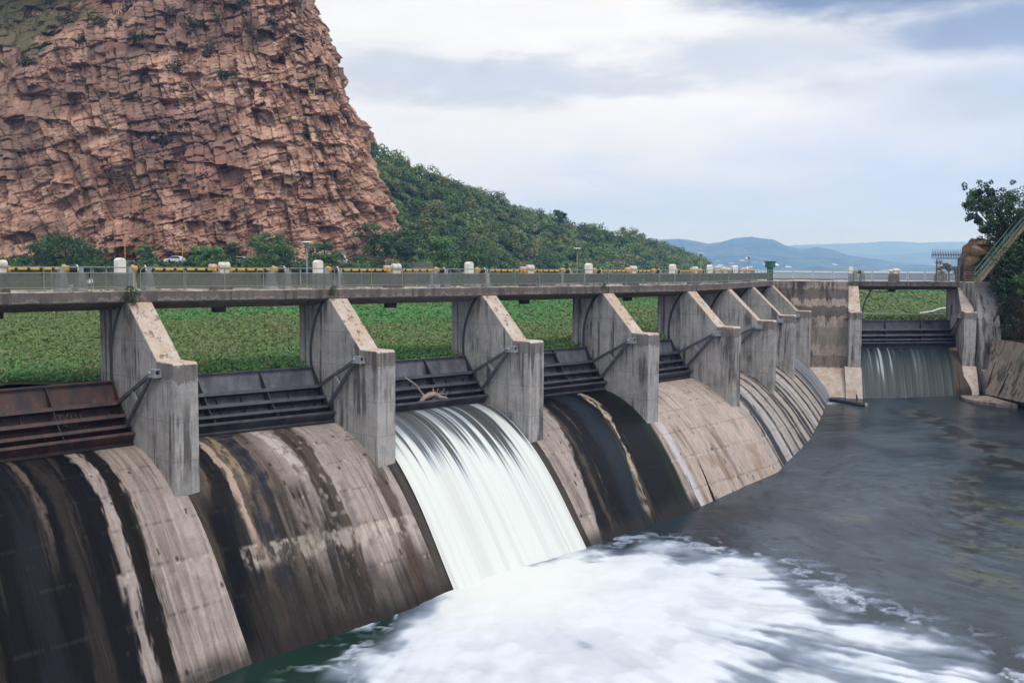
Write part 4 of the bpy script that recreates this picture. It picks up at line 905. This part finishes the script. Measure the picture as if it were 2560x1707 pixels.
# ------------------------------------------------------------------ road, bank, cars under the cliff
bk = []
for px in np.linspace(-300, 1080, 60):
    for (yy, z) in ((188, LAKE-1), (194, -3.4), (199, -1.1), (203, .0), (213, .1), (225, .6), (240, 1.)):
        q = at(px, 660, yy); bk.append((q[0], yy+6*max(0, (px-900)/400), z+.5*(random.random()-.5)*(yy < 203)))
bk = np.array(bk); bc = mix((.050, .062, .026), (.10, .09, .05), fbm(bk[:, 0]*.2, bk[:, 1]*.2, 0., 3, 180))
tag(big('bank', bk, gridF(60, 7), M['rock'], None, bc, True), 'bank', 'bank', None, 'structure')
rd = [(at(px, 660, 206)[0], yy+6*max(0, (px-900)/400), .16) for px in np.linspace(-300, 1080, 40) for yy in (204.5, 211.5)]
tag(big('road', np.array(rd), gridF(40, 2), M['asphalt']), 'road', 'road', None, 'structure')
def along(name, pxs, y, z0, z1, th, lab):
    a, b = at(pxs[0], 660, y), at(pxs[1], 660, y); tag(MB().box(a[0], b[0], y, y+th, z0, z1).build(name, M['pale']), lab, 'wall')
along('roadside_wall', (385, 472), 203.6, -1.0, .38, .3, 'low grey roadside wall under the white car')
along('roadside_wall', (286, 336), 203.6, -.2, .62, .3, 'short pale parapet behind the first cabinet')
along('roadside_wall', (860, 1060), 212.5, -1., .3, .3, 'dark low wall behind the trees at the cliff foot')
def car(px, Y, L, H, face, label, van=False, z=.17):
    p = at(px, 655, Y); r = empty('parked_car', (p[0], Y, z), 0 if face > 0 else math.pi, label, 'van' if van else 'car', 'vehicles on the cliff road')
    h = L/2; w = .85 if not van else .95
    if van: pr = [(-h, .3), (h, .3), (h, .9), (h-.25, 1.1), (h-.75, H), (-h+.05, H), (-h, H-.2)]
    else: pr = [(-h, .3), (h, .3), (h, .68), (h-.15, .78), (h-1.0, .90), (h-1.75, H), (-h+1.2, H), (-h+.35, .98), (-h, .9)]
    bevel(MB().prism(pr, -w, w, 'y').build('body', M['white'], r), .06, 2)
    gl_ = MB()
    if van: wn = [(h-.35, 1.12), (h-.78, H-.12), (-h+.3, H-.12), (-h+.3, 1.12)]
    else: wn = [(h-1.1, .94), (h-1.75, H-.07), (-h+1.25, H-.07), (-h+.55, .97)]
    gl_.prism(wn, -w-.012, w+.012, 'y'); gl_.build('side_windows', M['glass'], r)
    for sx in (-1, 1):
        for sy in (-1, 1):
            wl = MB().lathe([(.1, -.1), (.31, -.1), (.33, -.06), (.33, .06), (.31, .1), (.1, .1)], (0, 0, 0), 14, 'x').build('wheel', M['black'], r)
            MB().lathe([(.05, -.115), (.2, -.115), (.2, .115), (.05, .115)], (0, 0, 0), 12, 'x').build('rim', M['galv'], wl)
            wl.location = (sx*(h-.8), sy*(w-.08), .33); wl.rotation_euler = (0, 0, math.pi/2)
    return r
car(438, 206.3, 4.2, 1.42, -1, 'white hatchback driving left below the cliff')
car(605, 208.5, 4.2, 1.42, 1, 'white car half hidden by the dark tree, behind the second hoist')
car(690, 208.8, 5.2, 2.1, -1, 'white van behind the spreading leaning tree', True)
car(838, 209.5, 5.2, 2.2, 1, 'white minibus with its front showing right of the full green tree', True)
for px, lab in ((321, 'thin yellow pole standing behind the first cabinet'), (460, 'thin yellow pole standing behind the white hatchback')):
    b, t_ = at(px, 655, 205), at(px, 610, 205); MBp = MB().tube([(b[0], 204.2 if px > 400 else 203.3, -.3), (b[0], 204.2 if px > 400 else 203.3, t_[2])], .085, 8)
    tag(MBp.build('marker_pole', M['yellow']), lab, 'pole', 'yellow poles by the road')
b = at(454, 655, 203); tag(MB().lathe([(.28, -.8), (.30, 1.2), (.2, 1.42), (.02, 1.45)], (b[0], 202.9, 0), 12).build('bollard', M['white']), 'white round topped bollard in front of the white hatchback', 'bollard')
# ------------------------------------------------------------------ far hills across the lake
def ridge(name, pts, Y, lab, depth, seed, c0, c1):
    xs = np.array([p[0] for p in pts], float); yy = np.array([p[1] for p in pts], float)
    a = np.linspace(xs[0], xs[-1], 420); top = np.array([at(q, w+ (fbm(q*.10, 0., seed, 3, seed)-.5)*1.6+(fbm(q*.9, 0., seed, 3, seed)-.5)*2.2, Y)[[0, 2]] for q, w in zip(a, np.interp(a, xs, yy))])
    t_ = np.linspace(0, 1, 60); X = np.repeat(top[:, :1], 60, 1)*(1-(1-t_)*depth/Y); base = LAKE-1
    Yg = Y-depth*(1-t_)[None]+0*X; Z = base+(top[:, 1:]-base)*(t_**1.15)[None]; Z = Z+(fbm(X*.0043, Yg*.0043, seed, 5, seed)-.5)*78*(t_*(1-t_)*3)[None]; Z = np.maximum(Z, base)
    col = mix(c0, c1, sst(.42, .62, fbm(X*.011, Yg*.011, seed, 5, seed+3))); sp = h3(np.floor(X/23), np.floor(Yg/28), X*0, seed)
    col = np.where(((sp > .975) & (fbm(X*.003, Yg*.003, 0., 2, seed+9) > .52) & (t_[None] < .42))[..., None], np.array([.7, .68, .64]), col)
    tag(big(name, np.stack([X, Yg, Z], -1).reshape(-1, 3), gridF(420, 60), M['far'], None, col.reshape(-1, 3), True), lab, 'hills', None, 'structure')
t = NT('far_hills'); t.set(Base_Color=t.attr('col').outputs['Color'], Roughness=1., Specular_IOR_Level=0.); M['far'] = t.m
DG, LG = (.030, .050, .030), (.085, .095, .055)
ridge('distant_hills', [(1560, 640), (1600, 612), (1640, 600), (1700, 597), (1740, 603), (1770, 609), (1800, 606), (1840, 595), (1880, 592), (1905, 596), (1935, 599), (1960, 612), (2000, 622), (2045, 618), (2080, 624), (2120, 638), (2180, 646), (2240, 656), (2330, 664), (2420, 668)], 6000, 'hills', 1850, 301, DG, LG)
ridge('distant_hills', [(1500, 640), (1700, 640), (1985, 613), (2040, 611), (2100, 609), (2160, 607), (2220, 603), (2260, 604), (2300, 607), (2350, 605), (2420, 605), (2600, 604), (2800, 600)], 10600, 'hills', 2500, 311, DG, LG)
ridge('distant_hills', [(1900, 668), (2050, 652), (2150, 640), (2230, 636), (2330, 632), (2450, 634), (2620, 630), (2800, 640)], 8500, 'hills', 1400, 321, DG, LG)
# ------------------------------------------------------------------ right bank: rock, bushes, stairs, spiked gate, tree
def rockmass(name, pts, Y, depth, lab, cat, seed, c0, c1, n=90):
    """rounded outcrop: outline in the picture at distance Y, bulging towards the viewer"""
    poly = np.array([at(*p, Y)[[0, 2]] for p in pts]); lo, hi = poly.min(0), poly.max(0)
    X, Z = np.meshgrid(np.linspace(lo[0]-.3, hi[0]+.3, n), np.linspace(lo[1]-.3, hi[1]+.3, n), indexing='ij'); s = sdpoly(np.stack([X, Z], -1), poly)
    h = np.clip(s*1.5, 0, None); h = np.minimum(h, depth)+(fbm(X*.55, Z*.55, seed, 5, seed)-.5)*3.4*sst(0, .6, s)
    hh, ee, tt_ = blocks(X*1.9+Z*.6, Z*1.9-X*.6+(fbm(X, Z, 0., 2, seed)-.5)*2, 1.2, 1.6, seed, tilt=.5); h = h+((hh-.5)*1.1+tt_*1.3)*sst(0, .4, s)
    col = mix(c0, c1, sst(.3, .7, fbm(X*1.1, Z*1.1, 3., 4, seed+5)*.6+hh*.4)); col = mix(col, (.06, .06, .035), sst(.55, .7, fbm(X*.9, Z*.9, 8., 4, seed+2))*.7)
    Fq = gridF(n, n); k = (s > -.25).ravel()[Fq].all(1)
    V = np.stack([X, Y-h, Z], -1).reshape(-1, 3)
    u_, inv = np.unique(Fq[k], return_inverse=True); f = inv.reshape(-1, 4); V = V[u_]; col = col.reshape(-1, 3)[u_]
    # close it with a back shell
    nV = len(V); V2 = V.copy(); V2[:, 1] = Y+depth*.6; V = np.concatenate([V, V2]); f = np.concatenate([f, (f+nV)[:, ::-1]])
    o = big(name, V, f, M['rock'], None, np.concatenate([col, col])); return tag(o, lab, cat)
rockmass('rock_outcrop', [(2406, 712), (2409, 684), (2414, 668), (2415, 648), (2424, 640), (2427, 618), (2437, 612), (2446, 600), (2462, 602), (2470, 612), (2492, 610), (2512, 628), (2540, 640), (2540, 700), (2500, 720)], 104, 2.5, 'reddish brown rock outcrop beside the spiked gate', 'rock', 401, (.12, .068, .042), (.27, .175, .11))
rockmass('bank_slope', [(2478, 700), (2520, 620), (2600, 520), (2760, 430), (2900, 600), (2900, 1010), (2700, 1010), (2565, 900), (2500, 860), (2484, 800)], 101, 6., 'steep earthy bank behind the abutment wall at the right edge', 'bank', 411, (.06, .04, .025), (.20, .095, .05))
def bushes(name, pts, Y, rad, lab, tints, seed, leaf=.16, dens=120, group=None):
    rg = np.random.default_rng(seed); C = [at(px+rg.normal()*6, py+rg.normal()*6, Y+rg.uniform(-1., 1.)) for px, py in pts]; b = np.array(C).mean(0)
    r = empty(name, b, 0, lab, 'bush', group); V, Fq, c = leafcloud(np.array(C)-b, np.array([rad]*len(C))*rg.uniform(.7, 1.3, len(C)), dens, leaf, tints, .9, rg)
    big('foliage', V, Fq, M['leaf'], r, c); tb = MB()
    for q in (np.array(C)-b)[::3]: tb.tube([(0, 1.5, -1.), tuple(q*.5+np.array([0, .5, -.2])), tuple(q)], [.09, .06, .02], 5)
    tb.build('stem', M['bark'], r); return r
bushes('bank_bush', [(2570+20*a, 600-14*a+28*b) for a in range(-3, 4) for b in range(0, 4)], 96.5, 1.0, 'dark bushes filling the slope under the stairs', DARKG, 51)
bushes('bank_bush', [(2490+22*a, 690+22*b) for a in range(0, 5) for b in range(-1, 2)], 97, .8, 'dark bush behind the thin railing at the foot of the stairs', DARKG, 52)
bushes('bank_bush', [(2510+16*a, 760+22*b) for a in range(0, 4) for b in range(0, 4)], 95.5, .62, 'ragged dark creeper hanging over the abutment wall', [(.020, .036, .016), (.03, .045, .02), (.04, .04, .025)], 53, .12, 80)
bushes('bank_bush', [(2545, 700), (2556, 690), (2566, 705), (2552, 716), (2575, 690)], 93.5, .42, 'bright light green bush at the right edge', LIGHTG, 54, .12)
bushes('bank_bush', [(2492, 800), (2502, 830), (2488, 770), (2500, 740)], 94.8, .35, 'thin dark weeds on the upper right of the abutment wall', OLIVE+DARKG, 55, .09, 60)
bushes('bank_bush', [(2470+14*a, 604+12*a+14*b) for a in range(0, 5) for b in range(0, 3)], 101.2, .5, 'dry olive bush on top of the reddish rock outcrop', [(.10, .09, .045), (.075, .085, .038), (.13, .11, .06)], 56, .12, 90)
tr = [(2428, 503), (2424, 515), (2434, 486), (2440, 495), (2460, 470), (2455, 505), (2430, 535), (2445, 550), (2470, 530), (2480, 500), (2500, 510), (2495, 545), (2470, 570), (2500, 580), (2520, 520), (2530, 560), (2545, 510), (2560, 540), (2580, 500), (2600, 530), (2620, 480), (2540, 590), (2520, 610), (2575, 575), (2640, 540), (2444, 482), (2478, 482), (2458, 575), (2452, 520), (2468, 505), (2485, 520), (2505, 490), (2480, 550), (2515, 545), (2535, 530), (2550, 490), (2560, 570), (2575, 545), (2510, 600), (2545, 565), (2590, 565), (2490, 590), (2530, 490)]
rg = np.random.default_rng(61); C = np.array([at(a, b, 99+rg.uniform(-2, 2)) for a, b in tr]); bs = at(2540, 660, 100)
r = empty('bank_tree', bs, 0, 'dark leafy tree overhanging the rock at the right edge', 'tree')
V, Fq, c = leafcloud(C-bs, rg.uniform(.5, .95, len(C))*np.where(C[:, 0] > 47.5, 1.2, .8), 170, .13, GREENS+DARKG, .9, rg)
V2, F2, c2 = leafcloud(np.repeat(C-bs, 3, 0)+rg.normal(size=(3*len(C), 3))*np.array([.8, .6, .7]), np.full(3*len(C), .28), 44, .115, GREENS+DARKG, .9, rg)
big('crown', np.concatenate([V, V2]), np.concatenate([Fq, F2+len(V)]), M['leaf'], r, np.concatenate([c, c2])); tb = MB().tube([(0, .5, -1), (-.3, .2, 1.5), (-1, 0, 3.5), (-2, 0, 5.)], [.35, .28, .18, .06], 8)
for q in (C-bs): tb.tube([(-.4, .2, 1.6), tuple(q*.5+np.array([0, 0, .4])), tuple(q)], [.13, .08, .02], 5)
tb.build('trunk', M['bark'], r)
# stairs up the right bank
a_, b_ = at(2443, 702, 96.5), at(2590, 522, 97.5)
st = empty('bank_stairs', a_, 0, 'steep concrete stairs with green handrails climbing the right bank', 'stairs'); d = b_-a_; ns_ = 34
fl_ = MB(); wv = np.array([.0, 1.1, 0])
for k in range(ns_):
    p = d*k/ns_; fl_.box(p[0], p[0]+d[0]/ns_+.02, p[1]-.55, p[1]+.55, p[2]-.16, p[2]+d[2]/ns_)
fl_.build('steps', M['stair'], st)
for sy in (-.58, .58):
    up = np.array([0, sy, 0]); hr = MB()
    for hh in (.55, 1.05): hr.tube([up+np.array([0, 0, hh]), d+up+np.array([0, 0, hh])], .035, 7)
    for k in (.0, .22, .26, .5, .54, .8, .84, 1.): hr.tube([d*k+up, d*k+up+np.array([0, 0, 1.05])], .032, 6)
    hr.build('handrail', M['greenrail'], st)
# anti climb gate on the walkway
gA, gB = at(2340, 700, 97.6), at(2410, 700, 97.6); gz0 = -1.2; topz = at(2370, 646, 97.6)[2]; spz = at(2370, 637, 97.6)[2]
sg = empty('spiked_gate', (gA[0], 97.6, gz0), 0, 'tall barred security gate topped by a row of double spikes', 'gate'); wd = gB[0]-gA[0]
fm_ = MB().beam((0, 0, 0), (0, 0, topz-gz0), .07, .07).beam((wd-.55, 0, 0), (wd-.55, 0, topz-gz0), .2, .2).beam((wd, 0, 0), (wd, 0, topz-gz0+.3), .12, .12).beam((0, 0, topz-gz0), (wd, 0, topz-gz0), .08, .08).beam((0, 0, 1.5), (wd-.6, 0, 1.5), .05, .05); fm_.build('frame', M['arm'], sg)
br = MB()
for x in np.arange(.15, wd-.6, .13): br.tube([(x, 0, .05), (x, 0, topz-gz0)], .016, 4)
br.build('bars', M['galv'], sg)
sp_ = MB().tube([(-.55, -.05, spz-gz0), (wd+.1, -.05, spz-gz0)], .035, 6)
for x in np.arange(-.5, wd-.2, .16): sp_.tube([(x, -.05, spz-gz0-.42), (x, -.05, spz-gz0), (x+.03, -.05, spz-gz0+.5)], [.015, .05, .012], 4)
for x, z in ((wd-.1, spz-gz0), (0, 1.85), (.35, 1.9)):
    for k in range(8): a = k*math.pi/4+.3; sp_.tube([(x, -.05, z), (x+.26*math.cos(a), -.05-.1*math.sin(a*2), z+.34*math.sin(a))], [.05, .015], 4)
sp_.build('spikes', M['arm'], sg)
ptree(2372, 655, 700, 26, 112, 'lakeside_bush', 'small olive bush seen through the spiked gate', 'bush', None, OLIVE, clumps=14, leaf=.12, dens=70, rng=71, lowest=.2, trunk=.08)
# hoses, float line and debris at the far gate
def hose(px, Y, r_, lab, name='hose', m='black'):
    tag(MB().tube([at(a, b, Y) for a, b in px], r_, 7).build(name, M[m]), lab, name)
hose([(2180, 722), (2172, 735), (2163, 752), (2158, 768), (2155, 790)], 100.5, .06, 'thick black hose hanging under the walkway at the far gate')
hose([(2160, 721), (2180, 728), (2205, 731), (2230, 728), (2252, 721)], 101, .03, 'thin black hose sagging under the walkway at the far gate')
hose([(2158, 784), (2250, 785), (2378, 787)], 104, .06, 'pale horizontal pipe just above the far gate', 'pipe', 'galv')
hose([(2300, 783), (2330, 779), (2350, 772), (2372, 769)], 112, .10, 'white curved float pipe lying on the floating plants', 'pipe', 'white')
hose([(1850, 698), (1920, 697), (1960, 699), (2000, 697), (2060, 700), (2100, 698), (2118, 699)], 96.2, .035, 'dark cable drooping along the green railing', 'cable')
# ------------------------------------------------------------------ driftwood and weed
oB, hB, wB = bay(3); r = empty('dead_branch', (*oB, 0), hB, 'bleached dead branch caught on the gate above the white waterfall', 'branch')
def gp(px, py, L):
    """point of the picture on the plane at depth L of bay 3, in that bay's frame"""
    n = np.array([-math.sin(hB), math.cos(hB)]); d = ray(px, py); s = ((oB+n*L)@n)/(d[:2]@n); p = d*s
    q = p[:2]-oB; return (q@np.array([math.cos(hB), math.sin(hB)]), q@n, p[2])
bd = MB(); mk = lambda l, L, rr_: bd.tube([gp(980+a/7.35, 900+b/7.35, L) for a, b in l], rr_, 7)
mk([(220, 250), (235, 320), (340, 385), (440, 460), (520, 570), (580, 650)], 3.45, [.05, .05, .05, .045, .05, .08])
mk([(490, 890), (540, 790), (590, 690), (690, 640), (780, 620)], 3.4, [.02, .10, .13, .16, .14]); mk([(480, 840), (530, 740), (600, 640)], 3.4, [.02, .08, .05])
mk([(780, 620), (860, 680), (940, 690), (1020, 700)], 3.4, [.15, .13, .10, .05])
rg = np.random.default_rng(9)
for k in range(26):
    a, b = rg.uniform(730, 1000), rg.uniform(590, 700); l = [(a, b)]
    for q in range(3): l.append((l[-1][0]+rg.normal()*28, l[-1][1]+rg.normal()*32-8))
    mk(l, 3.35, [.02, .016, .012, .006])
mk([(740, 620), (750, 560), (765, 520)], 3.35, [.05, .035, .02])
bd.build('branch_wood', M['wood'], r)
oR, hR, wR = bay(1); rt = MB(); rg = np.random.default_rng(19)
for k in range(18):
    x = wR*.70+rg.normal()*.22; p0 = Vector((x, 4.02, -6.2)); pts = [p0]
    for q in range(3): pts.append(pts[-1]+Vector((rg.normal()*.08, -.06, -.16+rg.normal()*.05)))
    rt.tube(pts, .012, 4)
dw = rt.build('dry_weed', M['bark'], None, (*oR, 0), hR); skew(dw, 1, 2, hR, wR); tag(dw, 'tangle of dry roots hanging on the rusty gate', 'weed')
lgp = [(2060, 1000), (2090, 1003), (2120, 1009), (2150, 1015), (2168, 1017)]
lq = [np.array([*onw(a, b), float(wz(onw(a, b)[1]))+.10]) for a, b in lgp]; lo_ = MB().tube(lq, [.10, .17, .21, .23, .23], 8).build('log', M['black'])
MB().tube([lq[-1]-(lq[-1]-lq[-2])*.25, lq[-1]+(lq[-1]-lq[-2])*.02], .235, 8).build('cut_end', M['wood'], lo_)
tag(lo_, 'dark floating log with a pale cut end below the last chute', 'log')
# ------------------------------------------------------------------ light, sky, haze
SUN_EL, SUN_AZ = math.radians(58), math.radians(150)     # azimuth clockwise from +Y: high, behind the camera to the right
L_ = bpy.data.lights.new('sun', 'SUN'); L_.energy = 1.5; L_.angle = math.radians(22); L_.color = (1., .95, .88)
so = bpy.data.objects.new('sun', L_); COL.objects.link(so)
sd_ = Vector((math.sin(SUN_AZ)*math.cos(SUN_EL), math.cos(SUN_AZ)*math.cos(SUN_EL), math.sin(SUN_EL))); so.rotation_euler = sd_.to_track_quat('Z', 'Y').to_euler()
wo = bpy.data.worlds.new('World'); sc.world = wo; wo.use_nodes = True; nt = wo.node_tree; N = nt.nodes; bg = N['Background']
class WT(NT):
    def __init__(s): s.t = nt; s.n = nt.nodes
w = WT(); tcn = w.new('ShaderNodeTexCoord'); dirv = tcn.outputs['Generated']
sky = w.new('ShaderNodeTexSky', sky_type='NISHITA'); sky.sun_disc = False; sky.sun_elevation = SUN_EL; sky.sun_rotation = SUN_AZ; sky.dust_density = 2.
sx = w.new('ShaderNodeSeparateXYZ'); w.lk(dirv, sx.inputs[0]); X_, Y_, Z_ = sx.outputs
az = w.math('ARCTAN2', X_, Y_); el = w.math('ARCSINE', Z_)
mp = w.new('ShaderNodeMapping'); mp.inputs['Scale'].default_value = (3.2, 3.2, 11.); w.lk(dirv, mp.inputs[0]); n1 = w.noise(mp.outputs[0], 1.6, 6, .55, .2)
mp2 = w.new('ShaderNodeMapping'); mp2.inputs['Scale'].default_value = (9., 9., 34.); w.lk(dirv, mp2.inputs[0]); n2 = w.noise(mp2.outputs[0], 1.2, 6, .6, .3)
nz = w.math('SUBTRACT', w.math('ADD', w.math('MULTIPLY', n1, .6), w.math('MULTIPLY', n2, .4)), .5)
def PX(px): return (px-1280)/2489
def PY(py): return (668-py)/2489
def blob(px, py, hw, hh, soft=.55, warp=3.2):
    a = w.math('MULTIPLY', w.math('SUBTRACT', az, PX(px)), 2489/hw); b = w.math('MULTIPLY', w.math('SUBTRACT', el, PY(py)), 2489/hh)
    r2 = w.math('SQRT', w.math('ADD', w.math('MULTIPLY', a, a), w.math('MULTIPLY', b, b))); r2 = w.math('ADD', r2, w.math('MULTIPLY', nz, warp))
    m = w.new('ShaderNodeMapRange', interpolation_type='SMOOTHSTEP'); w.lk(r2, m.inputs[0]); m.inputs[1].default_value = 1+soft; m.inputs[2].default_value = 1-soft
    return m.outputs[0]
K = 10.   # the background strength below is 0.1, the clouds are set against the sky's own units
def C(r, g, b): return (r*K, g*K, b*K)
er = w.new('ShaderNodeMapRange'); w.lk(el, er.inputs[0]); er.inputs[1].default_value = 0.; er.inputs[2].default_value = .27
c = w.ramp(er.outputs[0], [(0., (.64, .77, 1.)), (.3, (.60, .72, .96)), (.6, (.73, .81, .96)), (.85, (.86, .90, .98)), (1., (.90, .93, .99))])
c = w.mixc(1., c, (K, K, K*1.07), 'MULTIPLY')
def over(c, m, colr, k=1.): return w.mixc(w.math('MULTIPLY', m, k), c, C(*colr))
c = over(c, blob(1500, 130, 950, 270, .6, 2.0), (1.04, 1.05, 1.06), .95)
c = over(c, blob(900, 330, 500, 160, .7, 1.5), (.92, .95, 1.0), .8)
c = over(c, blob(1260, 222, 380, 52, .5, 3.2), (.60, .67, .82), .8); c = over(c, blob(1020, 195, 190, 46, .5, 3.), (.64, .70, .83), .75); c = over(c, blob(1560, 235, 140, 24, .5, 2.6), (.64, .70, .83), .7)
c = over(c, blob(1900, 175, 420, 64, .6, 3.4), (.66, .73, .88), .8)
c = over(c, blob(2300, 90, 420, 60, .7, 2.4), (.86, .89, .95), .8)
c = over(c, blob(2200, -12, 520, 92, .4, 2.6), (.20, .29, .50), .95); c = over(c, blob(2500, 145, 270, 62, .5, 2.6), (.30, .40, .63), .9); c = over(c, blob(2450, 270, 330, 70, .7, 2.6), (.52, .62, .82), .7)
tex = w.math('ADD', 1., w.math('MULTIPLY', w.math('SUBTRACT', n2, .5), .22)); tx_ = w.new('ShaderNodeCombineXYZ'); [w.lk(tex, q) for q in tx_.inputs]
c = w.mixc(1., c, tx_.outputs[0], 'MULTIPLY')
# above the frame the overcast grows brighter towards the zenith
zr = w.new('ShaderNodeMapRange', interpolation_type='SMOOTHSTEP'); w.lk(el, zr.inputs[0]); zr.inputs[1].default_value = .32; zr.inputs[2].default_value = .9
c = over(c, zr.outputs[0], (1.36, 1.45, 1.60), 1.)
mx = w.mixc(.93, sky.outputs[0], c); w.lk(mx, bg.inputs[0]); bg.inputs[1].default_value = .1
hz = NT('haze_air'); vol = hz.new('ShaderNodeVolumePrincipled'); vol.inputs['Color'].default_value = (.27, .52, 1., 1); vol.inputs['Absorption Color'].default_value = (1, 1, 1, 1); vol.inputs['Density'].default_value = .00020; vol.inputs['Anisotropy'].default_value = .1
for l in list(hz.out.inputs['Surface'].links): hz.t.links.remove(l)
hz.n.remove(hz.b); hz.lk(vol.outputs[0], hz.out.inputs['Volume'])
hzo = MB().box(-7200, 9000, -100, 11600, -20.5, 330).build('haze', hz.m); tag(hzo, 'thin blue haze over the lake and hills', 'haze', None, 'stuff')
sc.view_settings.view_transform = 'Standard'; sc.view_settings.look = 'None'; sc.view_settings.exposure = 0.; sc.view_settings.gamma = 1.
sc.cycles.use_denoising = True; sc.cycles.max_bounces = 6; sc.cycles.diffuse_bounces = 3; sc.cycles.transparent_max_bounces = 4; sc.cycles.volume_bounces = 1
